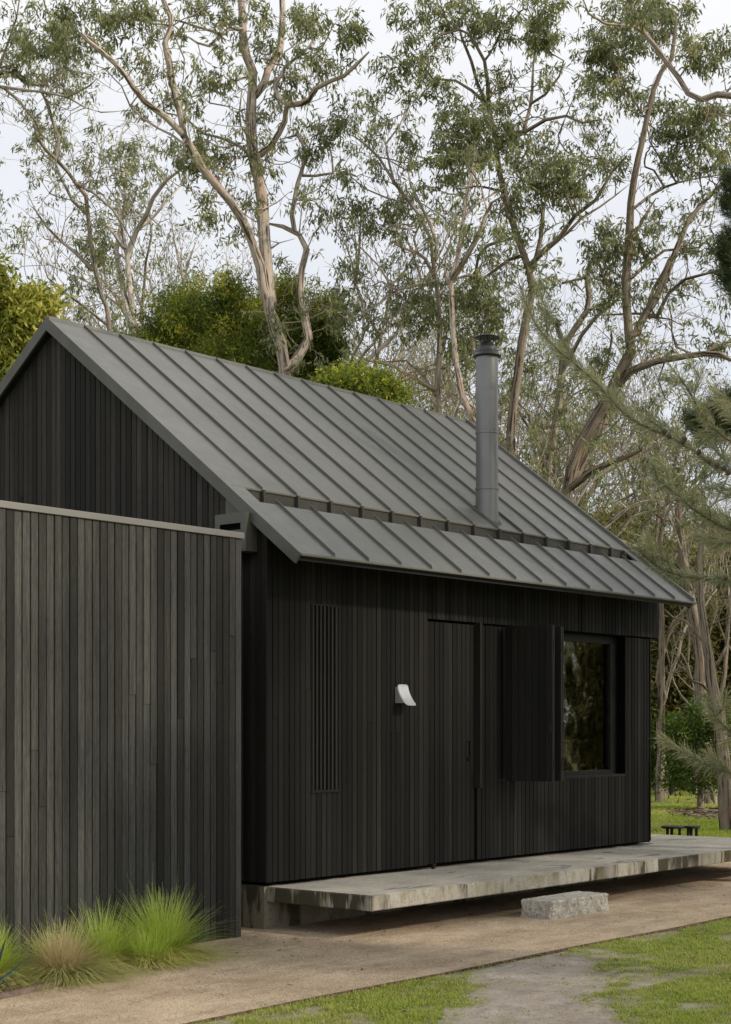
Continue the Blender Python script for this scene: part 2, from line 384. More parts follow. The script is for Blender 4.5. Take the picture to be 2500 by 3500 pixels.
# metal panel at the end of the hidden gutter
b = MB(); b.hexa([(-.004, .0, 3.3), (.018, .0, 3.3), (.018, .45, 3.3), (-.004, .45, 3.3), (-.004, .0, TT(0)), (.018, .0, TT(0)), (.018, .45, TT(.45)), (-.004, .45, TT(.45))] if TT(0) > 3.3 else
               [(-.004, .17, 3.3), (.018, .17, 3.3), (.018, .45, 3.3), (-.004, .45, 3.3), (-.004, .17, TT(.17)+.001), (.018, .17, TT(.17)+.001), (.018, .45, TT(.45)), (-.004, .45, TT(.45))])
P(b, 'side_flashing', M['flash'])
# roof ---------------------------------------------------------------
def slope_box(mb, x0, x1, y0, y1, t0, t1, m=0, tone=.5, back=False):
    """slab following the roof pitch, t0..t1 measured vertically from the roof plane"""
    f = rz
    mb.hexa([(x0, y0, f(y0)+t0), (x1, y0, f(y0)+t0), (x1, y1, f(y1)+t0), (x0, y1, f(y1)+t0), (x0, y0, f(y0)+t1), (x1, y0, f(y0)+t1), (x1, y1, f(y1)+t1), (x0, y1, f(y1)+t1)], tone, m)
YL, YU = .185, .37
b = MB()
xs = [-GO]+[.33+.4165*k for k in range(14)]+[L2]
for i in range(15):                                   # sheets, pan by pan
    x0, x1 = xs[i], xs[i+1]; j = random.uniform(-.0015, .0015)
    slope_box(b, x0, x1, YU, WH, -.02, j); slope_box(b, x0, x1, -EO, YL, -.02, j)
    slope_box(b, x0, x1, WH, 2*WH+EO, -.02, j)
slope_box(b, -GO, .116, YL, YU, -.02, 0.0008); slope_box(b, 6.02, L2, YL, YU, -.02, .0008)
for x in xs[1:-1]:                                    # standing seams
    w_ = .003
    slope_box(b, x-w_, x+w_, YU-.012, WH-.01, .001, .028); slope_box(b, x-w_, x+w_, -EO+.004, YL+.03, .001, .028)
    slope_box(b, x-w_, x+w_, WH+.01, 2*WH+EO, .001, .028)
    slope_box(b, x-.008, x+.008, YU+.01, WH-.02, .0008, .004); slope_box(b, x-.008, x+.008, -EO+.01, YL, .0008, .004)
slope_box(b, L2-.014, L2+.012, -EO, WH, .001, .04)
b.box((-GO+.01, WH-.03, ZR-.022), (L2, WH+.03, ZR+.006))
roof = P(b, 'roof', M['roof'])
b = MB()                                              # pale dusty lip of the sheets
slope_box(b, -.02, 6.125, YU-.010, YU-.001, -.010, .003)
slope_box(b, -GO, L2, -EO-.007, -EO-.001, -.012, -.002)
lip = b.build('sheet_edge', metal('dusty_edge', (.15, .142, .11), .7, .5), roof)
b = MB()                                              # hidden box gutter
zl = rz(YU)-.014; zb = rz(YL)-.25
b.box((.116, YU, zb), (6.02, YU+.01, rz(YU)-.02)); b.box((.116, YL-.005, zb-.01), (6.02, YU+.01, zb-.001)); b.box((.105, YL, zb), (.115, YU+.01, rz(YL)-.005)); b.box((6.021, YL, zb), (6.03, YU, rz(YL)))
for x in xs[1:-1]: b.box((x-.011, YU-.034, zb), (x+.011, YU-.001, rz(YU)-.004))
b.box((5.985, YU-.05, zb), (6.015, YU-.001, rz(YU)-.03))
P(b, 'box_gutter', M['gutter'])
for x0, x1 in ((-GO-.004, -GO+.018), (L2-.016, L2+.006)):    # rake fascias, eave strip, soffit
    b = MB()
    b.hexa([(x0, -EO+.055, ZE-.085+.012), (x1, -EO+.055, ZE-.085+.012), (x1, WH, ZR-.115), (x0, WH, ZR-.115), (x0, -EO-.004, ZE-.003), (x1, -EO-.004, ZE-.003), (x1, WH, ZR-.001), (x0, WH, ZR-.001)])
    b.hexa([(x0, WH, ZR-.115), (x1, WH, ZR-.115), (x1, 2*WH+EO, ZE-.115), (x0, 2*WH+EO, ZE-.115), (x0, WH, ZR-.001), (x1, WH, ZR-.001), (x1, 2*WH+EO, ZE-.001), (x0, 2*WH+EO, ZE-.001)])
    P(b, 'fascia', M['flash'])
b = MB()
b.poly([(-GO+.02, -EO, ZE-.021), (L2-.02, -EO, ZE-.021), (L2-.02, -EO+.03, ZE-.036), (-GO+.02, -EO+.03, ZE-.036)])
slope_box(b, -GO+.02, L2-.02, -EO+.03, .03, -.075, -.058); slope_box(b, -GO+.02, .03, .0, WH, -.115, -.08); slope_box(b, 6.12, L2-.02, 0, WH, -.125, -.09)
slope_box(b, -GO+.02, .03, WH, 2*WH, -.115, -.08); slope_box(b, -GO+.02, L2-.02, 2*WH, 2*WH+EO, -.13, -.10)
P(b, 'soffit', M['black'])
# flue ---------------------------------------------------------------
FC = (3.775, .575); b = MB(); R = .110
base = rz(FC[1])-.25
b.lathe((FC[0], FC[1], 0), [(R+.003, base), (R+.003, 3.955), (R+.009, 3.957), (R+.009, 3.972), (R, 3.974), (R, 4.505), (R+.006, 4.507), (R+.006, 4.524), (R, 4.526), (R, 5.30)], 48)
fl = P(b, 'flue', M['flue'], smooth=False)
for p in fl.data.polygons: p.use_smooth = True
fl.data.set_sharp_from_angle(angle=.6)
for k in range(3):
    r_ = MB(); a = 3.6+k*.9; r_.lathe((FC[0]+.113*math.cos(a), FC[1]+.113*math.sin(a), 4.545), [(0, -.006), (.006, -.005), (.006, .005), (0, .006)], 8); 
    r_.build('rivet', M['flue'], fl)
b = MB(); z0 = 5.27
b.lathe((FC[0], FC[1], z0), [(.112, -.012), (.134, -.006), (.139, .004), (.132, .012), (.112, .035), (.112, .05), (.106, .056), (.104, .075), (.088, .10), (.07, .118), (.066, .135), (.06, .14), (.0, .141)], 48)
cw = P(b, 'cowl', M['cowl'], smooth=True); cw.data.set_sharp_from_angle(angle=.7)
b = MB(); b.lathe((FC[0], FC[1], z0), [(.0, .195), (.07, .192), (.124, .182), (.127, .187), (.06, .212), (.03, .218), (0, .219)], 48)
cp = b.build('rain_cap', M['cowl'], cw, smooth=True)
for k in range(4):
    a = k*PI/2+.5; r_ = MB(); r_.lathe((FC[0]+.062*math.cos(a), FC[1]+.062*math.sin(a), z0), [(.004, .12), (.004, .192)], 8); r_.build('cap_strut', M['cowl'], cw)
b = MB(); nb = 40                                    # flashing skirt round the flue base
ring = lambda r, h: [(FC[0]+r*math.cos(2*PI*i/nb), FC[1]+r*math.sin(2*PI*i/nb), rz(FC[1]+r*math.sin(2*PI*i/nb))+h) for i in range(nb)]
r0, r1 = ring(.145, .003), ring(.112, .012)
for i in range(nb): b.poly([r0[i], r0[(i+1) % nb], r1[(i+1) % nb], r1[i]])
P(b, 'flue_flashing', M['gutter'])
# rainwater head -----------------------------------------------------
b = MB(); x0, x1, y0, y1, z0, z1 = -.137, -.006, .10, .437, 3.0, 3.303; sy0, sy1, sz0, sz1 = .157, .383, 3.17, 3.222
b.box((x0, y0, z0), (x0+.004, y1, sz0)); b.box((x0, y0, sz1), (x0+.004, y1, z1)); b.box((x0, y0, sz0), (x0+.004, sy0, sz1)); b.box((x0, sy1, sz0), (x0+.004, y1, sz1))
b.box((x0+.004, y0, z0), (x1, y0+.004, z1)); b.box((x0+.004, y1-.004, z0), (x1, y1, z1)); b.box((x0+.004, y0+.004, z0), (x1, y1-.004, z0+.004))
rh = P(b, 'rainwater_head', M['flash'], bevel=.0012)
b = MB(); b.box((x0+.03, y0+.006, z0+.006), (x1-.002, y1-.006, z1-.02)); b.build('overflow_slot', M['void'], rh)
# slatted vent -------------------------------------------------------
b = MB(); b.box((.508, -.012, 1.098), (.872, .05, 1.118)); b.box((.508, -.006, 2.612), (.866, .05, 2.622)); b.box((.508, -.004, 1.118), (.515, .05, 2.612)); b.box((.858, -.004, 1.118), (.866, .05, 2.612))
vt = P(b, 'slatted_vent', M['facade'])
for k in range(7):
    s = MB(); x = .533+k*.0475; s.box((x, -.002, 1.119), (x+.020, .035, 2.611), random.random()); s.build('slat', M['slat'], vt)
# door ---------------------------------------------------------------
b = MB(); cladding(b, (2.072, .052, 0), (1, 0, 0), (0, -1, 0), 11, .735/11, lambda u: .42, lambda u: 2.562, [(.62, .67, 1.31, 1.50)], jr=.2)
dr = P(b, 'door', M['facade'])
b = MB(); b.box((2.7, .045, 1.31), (2.735, .0505, 1.50)); b.box((2.712, .028, 1.325), (2.724, .045, 1.355)); b.build('handle', M['black'], dr)
b = MB(); b.box((2.812, -.03, 1.075), (2.848, .051, 2.58), .2); P(b, 'door_rail', M['gable'])
b = MB(); b.box((2.10, -.035, .381), (2.125, -.01, .41)); b.box((2.095, -.04, .41), (2.13, -.005, .425)); P(b, 'door_bolt', M['hinge'])
# window -------------------------------------------------------------
b = MB()
b.box((3.18, .13, 1.125), (5.49, .20, 1.185)); b.box((3.18, .13, 2.49), (5.49, .20, 2.57)); b.box((3.18, .13, 1.185), (3.26, .20, 2.49)); b.box((5.37, .13, 1.185), (5.49, .20, 2.49)); b.box((4.28, .13, 1.185), (4.33, .20, 2.49))
wn = P(b, 'window', M['black'], bevel=.003)
b = MB(); b.box((3.25, .16, 1.18), (5.38, .166, 2.495)); b.build('glass', M['glass'], wn)
b = MB(); b.box((3.18, .03, 1.121), (5.492, .135, 1.142)); b.box((3.9, .09, 1.143), (5.36, .12, 1.16)); b.build('sill', M['black'], wn)
b = MB(); b.box((5.491, .03, 1.13), (5.497, .20, 2.57)); b.box((3.172, .03, 1.13), (3.179, .20, 2.57)); b.box((3.18, .03, 2.571), (5.49, .2, 2.576)); b.build('reveal', M['void'], wn)
b = MB(); b.box((.03, .13, .42), (5.98, 5.1, .44)); b.poly([(.05, 3.2, .4), (5.98, 3.2, .4), (5.98, 3.2, 3.3), (.05, 3.2, 3.3)]); b.box((.05, .13, 2.62), (5.98, 3.2, 2.64))
P(b, 'room', M['room'])
b = MB(); b.hexa([(4.83, .30, 1.52), (4.83, .42, 1.52), (5.08, .42, 1.36), (5.08, .30, 1.36), (4.83, .30, 1.535), (4.83, .42, 1.535), (5.08, .42, 1.375), (5.08, .30, 1.375)])
b2 = MB(); b2.box((5.02, .31, .44), (5.06, .41, 1.36)); b2.hexa([(4.86, .31, 1.42), (4.86, .41, 1.42), (5.08, .41, 1.27), (5.08, .31, 1.27), (4.84, .31, 1.51), (4.84, .41, 1.51), (5.08, .41, 1.355), (5.08, .31, 1.355)])
ch = b2.build('lounge_chair', M['black']); tag(ch, 'dark reclined chair seen through the window glass with a pale sloping armrest', 'chair')
b.build('armrest', M['alu'], ch)
# folding shutters ---------------------------------------------------
hd = np.array([.13, -.44, 0]); hd /= np.linalg.norm(hd); pd = np.array([-hd[1], hd[0], 0])
for k, off in enumerate((0, .046, .208, .256)):
    o = np.array([3.20, -.035, 1.127])+pd*off; L_ = (.459, .45, .475, .475)[k]; s = MB()
    if k == 0:
        s.obox(o+pd*.022, hd*L_, pd*.018, UP*1.445, .2); nb_ = 7
        for q in range(nb_): s.obox(o+hd*(q*L_/nb_+.002), hd*(L_/nb_-.004), pd*.0225, UP*1.445, random.random()*.6)
    else:
        s.obox(o, hd*L_, pd*.038, UP*1.44, random.random()*.5)
        s.obox(o+hd*(L_+.0005), hd*.004, pd*.038, UP*1.44, .8)
    sh = P(s, 'shutter', M['facade'])
    if k in (1, 3):
        for zz in (.10, 1.20):
            q = MB(); c = o+hd*(L_+.005)+UP*zz-pd*.03; q.obox(c, hd*.003, pd*.055, UP*.11); q.obox(c+pd*.026+hd*.003, hd*.008, pd*.008, UP*.11); q.build('hinge', M['hinge'], sh)
    if k in (0, 3):
        q = MB(); c = o+hd*(L_-.03)+UP*.46-pd*(.008 if k == 0 else -.042); q.obox(c, hd*.04, pd*.006, UP*.09); q.build('latch', M['black'], sh)
# wall light ---------------------------------------------------------
wl = MB(); Cy = lambda z: -.026-.098*((1.995-z)/.182)**1.8
for q in range(10):
    za, zb_ = 1.835+.0137*q, 1.835+.0137*(q+1); wl.hexa([(1.602, Cy(za)+.006, za), (1.70, Cy(za)+.006, za), (1.70, -.001, za), (1.602, -.001, za), (1.602, Cy(zb_)+.006, zb_), (1.70, Cy(zb_)+.006, zb_), (1.70, -.001, zb_), (1.602, -.001, zb_)])
wl = P(wl, 'wall_light', M['galv'])
b = MB(); n_ = 14; X0, X1 = 1.606, 1.748   # curved sheet
pts = [(-.026-.098*(i/n_)**1.8, 1.995-.182*(i/n_)) for i in range(n_+1)]
for i in range(n_):
    def inset(i): 
        e_ = min(i, n_-i)/n_; return .022*(1-min(1, e_/.07))**1.5
    (ya, za), (yb, zb_) = pts[i], pts[i+1]; ia, ib = inset(i), inset(i+1)
    for th, fl_ in ((0, 0), (.004, 1)):
        q = [(X0+ia, ya+th, za), (X1-ia, ya+th, za), (X1-ib, yb+th, zb_), (X0+ib, yb+th, zb_)]; b.poly(q if fl_ else q[::-1])
    b.poly([(X0+ia, ya, za), (X0+ia, ya+.004, za), (X0+ib, yb+.004, zb_), (X0+ib, yb, zb_)]); b.poly([(X1-ia, ya, za), (X1-ia, ya+.004, za), (X1-ib, yb+.004, zb_), (X1-ib, yb, zb_)])
b.build('lamp_shade', M['galv'], wl, smooth=True)
# foundation ---------------------------------------------------------
def rough_box(a, c, step, amp, seed, top_amp=None):
    a = np.array(a, float); c = np.array(c, float); V, F = [], []
    def face(o, u, v, nu, nv):
        nonlocal V, F
        b0 = len(V)
        for i in range(nu+1):
            for j in range(nv+1): V.append(o+u*i/nu+v*j/nv)
        for i in range(nu):
            for j in range(nv): q = b0+i*(nv+1)+j; F.append((q, q+nv+1, q+nv+2, q+1))
    d = c-a; dx, dy, dz = np.diag(d); nx, ny, nz_ = [max(1, int(k/step)) for k in d]
    face(a, dx, dz, nx, nz_); face(a+dy, dz, dx, nz_, nx); face(a, dz, dy, nz_, ny); face(a+dx, dy, dz, ny, nz_); face(a+dz, dx, dy, nx, ny); face(a, dy, dx, ny, nx)
    out = []
    for p in V:
        k = (p-(a+c)/2)/(d/2); q = Vector((p*9+seed).tolist()); q2 = Vector((p*28+seed).tolist())
        ta = top_amp if (top_amp is not None and k[2] > .98) else amp
        nn = mnoise.noise_vector(q)*ta+mnoise.noise_vector(q2)*ta*.75; edge = sum(abs(kk) > .97 for kk in k)
        nn = np.array(nn)-k*(amp*.5 if edge > 1 else 0); out.append(p+nn)
    return np_mesh('rough', np.array(out), np.array(F))
me = rough_box((.0, .03, -.1), (6.0, 4.9, .385), .12, .006, 3.3); f = link('foundation', me, M['footing'], cabin, True); f.location = (0, 0, -GZ)
# concrete platform ---------------------------------------------------
SX, SY = .03, -1.026
b = MB(); pl = [(SX, SY), (7.45, SY), (7.45, 3.2), (6.03, 3.2), (6.03, .034), (SX, .034)]
me = bpy.data.meshes.new('platform'); zt, zb_ = .38, .262
import bmesh
bm = bmesh.new(); lo = [bm.verts.new((x, y, zb_)) for x, y in pl]; hi = [bm.verts.new((x, y, zt)) for x, y in pl]
bm.faces.new(lo[::-1]); bm.faces.new(hi)
for i in range(6): bm.faces.new((lo[i], lo[(i+1) % 6], hi[(i+1) % 6], hi[i]))
bmesh.ops.recalc_face_normals(bm, faces=bm.faces)
bmesh.ops.bevel(bm, geom=[e for e in bm.edges], offset=.006, segments=2, affect='EDGES')
bm.to_mesh(me); bm.free()
plat = link('concrete_platform', me, M['slab']); tag(plat, 'floating stained concrete slab running along the front of the cabin', 'platform')
# stone step -----------------------------------------------------------
me = rough_box((1.95, -1.355, GZ-.03), (2.86, -1.045, .197), .010, .015, 8.1, .004)
st = link('stone_step', me, M['stone'], None, True); st.data.set_sharp_from_angle(angle=.9); tag(st, 'rough split granite block lying on the gravel below the concrete slab', 'step')
# clad wing on the left -------------------------------------------------
wing = empty('clad_wing', (-.44, -.15, GZ)); tag(wing, 'flat topped wing of weathered black boards with a pale metal capping, left of the cabin', 'outbuilding')
def PW(mb, name, mat, **k):
    o = mb.build(name, mat, wing, **k); o.location = (.44, .15, -GZ); return o
random.seed(21)
b = MB(); nW = 78; cladding(b, (-.44, -.13, 0), (-1, 0, 0), (0, -1, 0), nW, .0665, lambda u: -.02, lambda u: 3.048, jr=.35, gap=.007, jit=.003, tonef=lambda u: random.choice((random.uniform(0, .35), random.uniform(.2, .6), random.uniform(.4, .9))))
cladding(b, (-.46, -.15, 0), (0, 1, 0), (1, 0, 0), 39, .0665, lambda u: -.02, lambda u: 3.048, jr=.3)
PW(b, 'wall', M['screen'])
b = MB(); b.box((-5.6, -.128, -.02), (-.463, 2.4, 3.04)); PW(b, 'wall_core', M['void'])
b = MB(); b.box((-5.65, -.165, 3.046), (-.425, 2.45, 3.092)); PW(b, 'capping', M['capmetal'], bevel=.003)
# stools beyond the platform --------------------------------------------
def stool(px, wpx, d, lab):
    c = at(px, 2823, d); r = wpx/2*d/FPX; zt = c[2]
    t = empty('garden_stool', (c[0], c[1], GZ)); tag(t, lab, 'stool', 'low black stools beyond the platform')
    b = MB(); b.lathe((0, 0, 0), [(0, zt-GZ-.028), (r*.96, zt-GZ-.028), (r, zt-GZ-.02), (r, zt-GZ-.004), (r*.97, zt-GZ), (0, zt-GZ)], 32); o = b.build('seat', M['stool'], t, smooth=True); o.data.set_sharp_from_angle(angle=.6)
    for k in range(3):
        a = YAW+PI/2+.5+k*2*PI/3; b = MB(); b.lathe((r*.6*math.cos(a), r*.6*math.sin(a), 0), [(.019, 0), (.019, zt-GZ-.029)], 12); b.build('leg', M['stool'], t, smooth=True)
stool(2301, 80, 20.2, 'wider of two low round black stools on the grass past the slab end')
stool(2366, 54, 19.6, 'narrower of two low round black stools, the right hand one past the slab end')
# ================================================================== vegetation engine
def catmull(P, step):
    P = np.array(P, float); n = len(P)
    if n == 2: 
        m = max(2, int(np.linalg.norm(P[1]-P[0])/step)+1); t = np.linspace(0, 1, m)[:, None]; return P[0]*(1-t)+P[1]*t
    Q = np.vstack([2*P[0]-P[1], P, 2*P[-1]-P[-2]]); out = [P[0]]
    for i in range(1, n):
        p0, p1, p2, p3 = Q[i-1], Q[i], Q[i+1], Q[i+2]; m = max(1, int(np.linalg.norm(p2-p1)/step))
        for k in range(1, m+1):
            t = k/m; out.append(.5*((2*p1)+(-p0+p2)*t+(2*p0-5*p1+4*p2-p3)*t*t+(-p0+3*p1-3*p2+p3)*t**3))
    return np.array(out)

class Tree:
    def __init__(s, seed=0, step=.3):
        s.P = []; s.par = []; s.R = []; s.rng = np.random.default_rng(seed); s.leafpos = []; s.tipw = {}; s.step = step
    def node(s, p, par, r=0.): s.P.append(np.array(p, float)); s.par.append(par); s.R.append(r); return len(s.P)-1
    def nearest(s, p, minr=0.):
        A = np.array(s.P); d = np.linalg.norm(A-p, axis=1)
        if minr > 0: d = d+np.where(np.array(s.R) < minr, 1e3, 0)
        return int(d.argmin())
    def limb(s, pts, r0, r1, attach=True, wob=.35):
        C = catmull(pts, s.step); m = len(C)
        par = s.nearest(C[0]) if (attach and s.P) else -1
        w = s.rng.normal(0, 1, (m, 3)); w = (w+np.roll(w, 1, 0)+np.roll(w, -1, 0))/3
        rr = r0*(1-np.linspace(0, 1, m))+r1*np.linspace(0, 1, m)
        ids = []
        for i in range(m):
            p = C[i]+(w[i]*wob*rr[i] if 0 < i < m-1 else 0); par = s.node(p, par, rr[i]); ids.append(par)
        return ids
    def connect(s, p, crook=.16, up=.10):
        """grow a crooked branch from the best existing node out to p"""
        A = np.array(s.P[:]); d = A-p; dist = np.linalg.norm(d, axis=1); cost = dist+.5*np.maximum(0, A[:, 2]-p[2]+.2)
        i = int(cost.argmin()); a = s.P[i]; L = dist[i]; m = max(1, int(L/(s.step*.9))); par = i
        side = s.rng.normal(0, 1, 3); w = s.rng.normal(0, 1, (m+1, 3))*crook*min(1, L)*.6
        for k in range(1, m+1):
            t = k/m; q = a*(1-t)+p*t+np.array([0, 0, up*L*math.sin(PI*t)])+side*math.sin(PI*t)*crook*L*.5+(w[k] if k < m else 0)*.5
            par = s.node(q, par)
        return par
    def spray(s, centers, twigs=2, tl=.17, leaf=True, up=0.):
        order = None; C = np.array(centers); A = np.array(s.P); 
        d0 = np.array([np.linalg.norm(A-c, axis=1).min() for c in C]); order = np.argsort(d0)
        for i in order:
            e = s.connect(C[i])
            for k in range(twigs):
                v = s.rng.normal(0, 1, 3); v[2] = v[2]*.6+up; v /= np.linalg.norm(v)+1e-6; L = tl*s.rng.uniform(.6, 1.3); par = e; n = max(2, int(L/.08)); cur = s.P[e].copy()
                for q in range(n):
                    cur = cur+v*L/n; v = v+s.rng.normal(0, .33, 3)+np.array([0, 0, .12*up]); v /= np.linalg.norm(v); par = s.node(cur, par)
                if leaf: s.leafpos.append((s.P[par]+s.P[e])/2); s.leafpos.append(s.P[par])
    def radii(s, rt=.0038, ex=.42):
        n = len(s.P); cnt = np.zeros(n); ch = np.zeros(n, int)
        for i in range(n-1, -1, -1):
            if cnt[i] == 0: cnt[i] = 1
            if s.par[i] >= 0: cnt[s.par[i]] += cnt[i]; ch[s.par[i]] += 1
        s.cnt = cnt; R = np.array(s.R)
        c2 = np.zeros(n)
        for i in range(n-1, -1, -1):
            if c2[i] == 0: c2[i] = 1
            if s.par[i] >= 0: c2[s.par[i]] += c2[i]*1.0 if ch[s.par[i]] > 1 else c2[i]
        for i in range(n):
            if R[i] == 0:
                r = rt*c2[i]**ex; pr = R[s.par[i]] if s.par[i] >= 0 else r; R[i] = min(r, pr*.92)
        s.R = R
    def skin(s, name, mat, parent, rough=.10, kmax=11):
        n = len(s.P); P_ = np.array(s.P); R = s.R; ch = [[] for _ in range(n)]
        for i in range(n):
            if s.par[i] >= 0: ch[s.par[i]].append(i)
        V, F, UV = [], [], []; nv = 0
        starts = [(-1, i) for i in range(n) if s.par[i] < 0]
        main = np.full(n, -1)
        for i in range(n):
            if ch[i]: main[i] = max(ch[i], key=lambda c: (R[c] > .8*R[i], s.cnt[c]))
        for i in range(n):
            for c in ch[i]:
                if c != main[i]: starts.append((i, c))
        for pr, st in starts:
            chain = ([pr] if pr >= 0 else [])+[st]
            while main[chain[-1]] >= 0: chain.append(main[chain[-1]])
            pts = P_[chain]; rad = R[chain].copy()
            if pr >= 0: rad[0] = min(rad[0], rad[1]*1.25)
            if len(chain) < 2: continue
            rad[-1] *= .5
            rm = rad[:max(2, len(rad)//2)].mean(); k = kmax if rm > .09 else 7 if rm > .035 else 5 if rm > .015 else 3
            T = np.gradient(pts, axis=0); T /= np.linalg.norm(T, axis=1)[:, None]+1e-9
            ref = np.array([1, .2, .1]) if abs(T[0][0]) < .8 else np.array([0, 1, .1])
            A = np.cross(T, ref); A /= np.linalg.norm(A, axis=1)[:, None]+1e-9; B = np.cross(T, A)
            an = np.linspace(0, 2*PI, k+1); m = len(pts)
            rr = rad[:, None]*np.ones(k+1)
            if k > 5:
                nz = s.rng.normal(0, rough, (m, k)); nz = (nz+np.roll(nz, 1, 0))/1.4; base = s.rng.normal(0, rough*.8, k); nz = nz+base; nz = np.hstack([nz, nz[:, :1]]); rr = rr*(1+nz)
            ring = pts[:, None, :]+A[:, None, :]*(np.cos(an)*rr)[..., None]+B[:, None, :]*(np.sin(an)*rr)[..., None]
            ln = np.concatenate([[0], np.cumsum(np.linalg.norm(np.diff(pts, axis=0), axis=1))])+s.rng.uniform(0, 9)
            uv = np.stack([np.broadcast_to(an/(2*PI)*max(.08, rm*6.28)*1., (m, k+1)), np.broadcast_to(ln[:, None], (m, k+1))], -1)
            V.append(ring.reshape(-1, 3)); UV.append(uv.reshape(-1, 2))
            i0 = (np.arange(m-1)[:, None]*(k+1)+np.arange(k)[None, :]).ravel()+nv
            F.append(np.stack([i0, i0+1, i0+k+2, i0+k+1], 1)); nv += m*(k+1)
        V = np.vstack(V)-np.array(parent.location); me = np_mesh(name, V, np.vstack(F), uv=np.vstack(UV))
        return link(name, me, mat, parent, True)

def leaves_mesh(name, centers, per, rad, length, width, mat, parent, seed=0, droop=1.0, tonef=None, org=None, kink=True):
    r = np.random.default_rng(seed); C = np.asarray(centers); n = len(C)*per
    c = np.repeat(C, per, 0); off = r.normal(0, 1, (n, 3)); off /= np.linalg.norm(off, axis=1)[:, None]; off *= (r.uniform(0, 1, (n, 1))**.5)*rad*r.uniform(.6, 1.3, (n, 1)); off[:, 2] *= .8
    p = c+off
    d = r.normal(0, 1, (n, 3)); d[:, 2] -= droop*1.4; d /= np.linalg.norm(d, axis=1)[:, None]
    s = np.cross(d, r.normal(0, 1, (n, 3))); s /= np.linalg.norm(s, axis=1)[:, None]+1e-9; nn = np.cross(d, s)
    L = length*r.uniform(.6, 1.25, (n, 1)); W = width*r.uniform(.7, 1.2, (n, 1)); bend = nn*L*.12*r.uniform(-1, 1, (n, 1)) if kink else 0
    a = p; b = p+d*L*.45+s*W*.5+bend; e = p+d*L+nn*0; f = p+d*L*.45-s*W*.5+bend
    V = np.stack([a, b, e, f], 1).reshape(-1, 3); F = np.arange(4*n).reshape(-1, 4)
    base = np.repeat(r.uniform(.12, .75, len(C)), per); t = np.clip(base+r.normal(0, .16, n), 0, 1)
    if tonef is not None: t = np.clip(t+tonef(p), 0, 1)
    V = V-np.array(org if org is not None else parent.location)
    me = np_mesh(name, V, F, tone=t); return link(name, me, mat, parent)

def ellip(c, rx, ry, d, n, r, depth=None):
    """n points in an ellipsoid seen at pixel c (radii in px), at distance d"""
    v = r.normal(0, 1, (n, 3)); v /= np.linalg.norm(v, axis=1)[:, None]; v *= (r.uniform(0, 1, (n, 1))**(1/2.4))
    k = d/FPX; dz = depth if depth else (rx+ry)/2*k*1.2
    return at(c[0], c[1], d)+v[:, :1]*RT*rx*k+v[:, 1:2]*FW*dz+v[:, 2:]*UP*ry*k

# crop-to-photo pixel helpers (a tree's limbs were measured on enlarged crops)
def A1(L): return [(x/1.2992, y/1.2992, *r) for x, y, *r in L]
def A2(L): return [(1250+x/1.2992, y/1.2992, *r) for x, y, *r in L]
def A3(L): return [(1250+x/1.2992, 900+y/1.2992, *r) for x, y, *r in L]
def limbs(tr, D, spec):
    """spec: list of (points, r0, r1, depth offset at end); radii in photo px"""
    for i, (pts, r0, r1, dd) in enumerate(spec):
        m = len(pts); ds = []
        base = 0.
        if i and tr.P:
            a = at(pts[0][0], pts[0][1], D); A_ = np.array(tr.P); px, py, z = project(A_); 
            near = np.hypot(px-pts[0][0], py-pts[0][1]).argmin(); base = z[near]-D
        W = [at(p[0], p[1], D+base+dd*(k/(m-1))) for k, p in enumerate(pts)]
        tr.limb(W, r0*D/FPX, r1*D/FPX, attach=bool(i))
def clusters(tr, D, cl, per=1., r=None, twigs=2, tl=.17, leaf=True, up=0.):
    r = r or tr.rng; C = []; grow_ = 1.45 if leaf else 1.1
    for c in cl:
        x, y, rx, ry = c[:4]; rx *= grow_; ry *= grow_*.92; k = D/FPX; dn = c[4] if len(c) > 4 else 1.; off = c[5] if len(c) > 5 else r.uniform(-.7, .7)
        n = max(3, int(per*dn*(rx*k)*(ry*k)*92)); C.append(ellip((x, y), rx, ry, D+off, n, r))
    tr.spray(np.vstack(C), twigs, tl, leaf, up)
def basept(x, D): 
    p = at(x, HOR, D); return np.array([p[0], p[1], GZ])
def twiggy(tr, n, L=1.2, leafy=.55, rmin=.012):
    """fine curling twigs with a few leaves all along the limbs"""
    R0 = np.array(tr.R); P0 = np.array(tr.P); idx = np.where((R0 > rmin) & (R0 < .11) & (P0[:, 2] > 5.5))[0]
    if not len(idx): return
    def walk(par, v, L, lev):
        m = max(2, int(L/.13)); cur = tr.P[par].copy()
        for q in range(m):
            v = v+tr.rng.normal(0, .24, 3)+np.array([0, 0, .05]); v /= np.linalg.norm(v); cur = cur+v*L/m; par = tr.node(cur, par)
            if lev and tr.rng.random() < .36:
                w = v+tr.rng.normal(0, .75, 3); walk(par, w/np.linalg.norm(w), L*.45, lev-1)
        if tr.rng.random() < leafy: tr.leafpos += [tr.P[par], (tr.P[par]+tr.P[tr.par[par]])/2]
    for i in tr.rng.choice(idx, n):
        v = tr.rng.normal(0, 1, 3); v[2] = v[2]*.8+.45; walk(int(i), v/np.linalg.norm(v), L*tr.rng.uniform(.4, 1.2), 2)
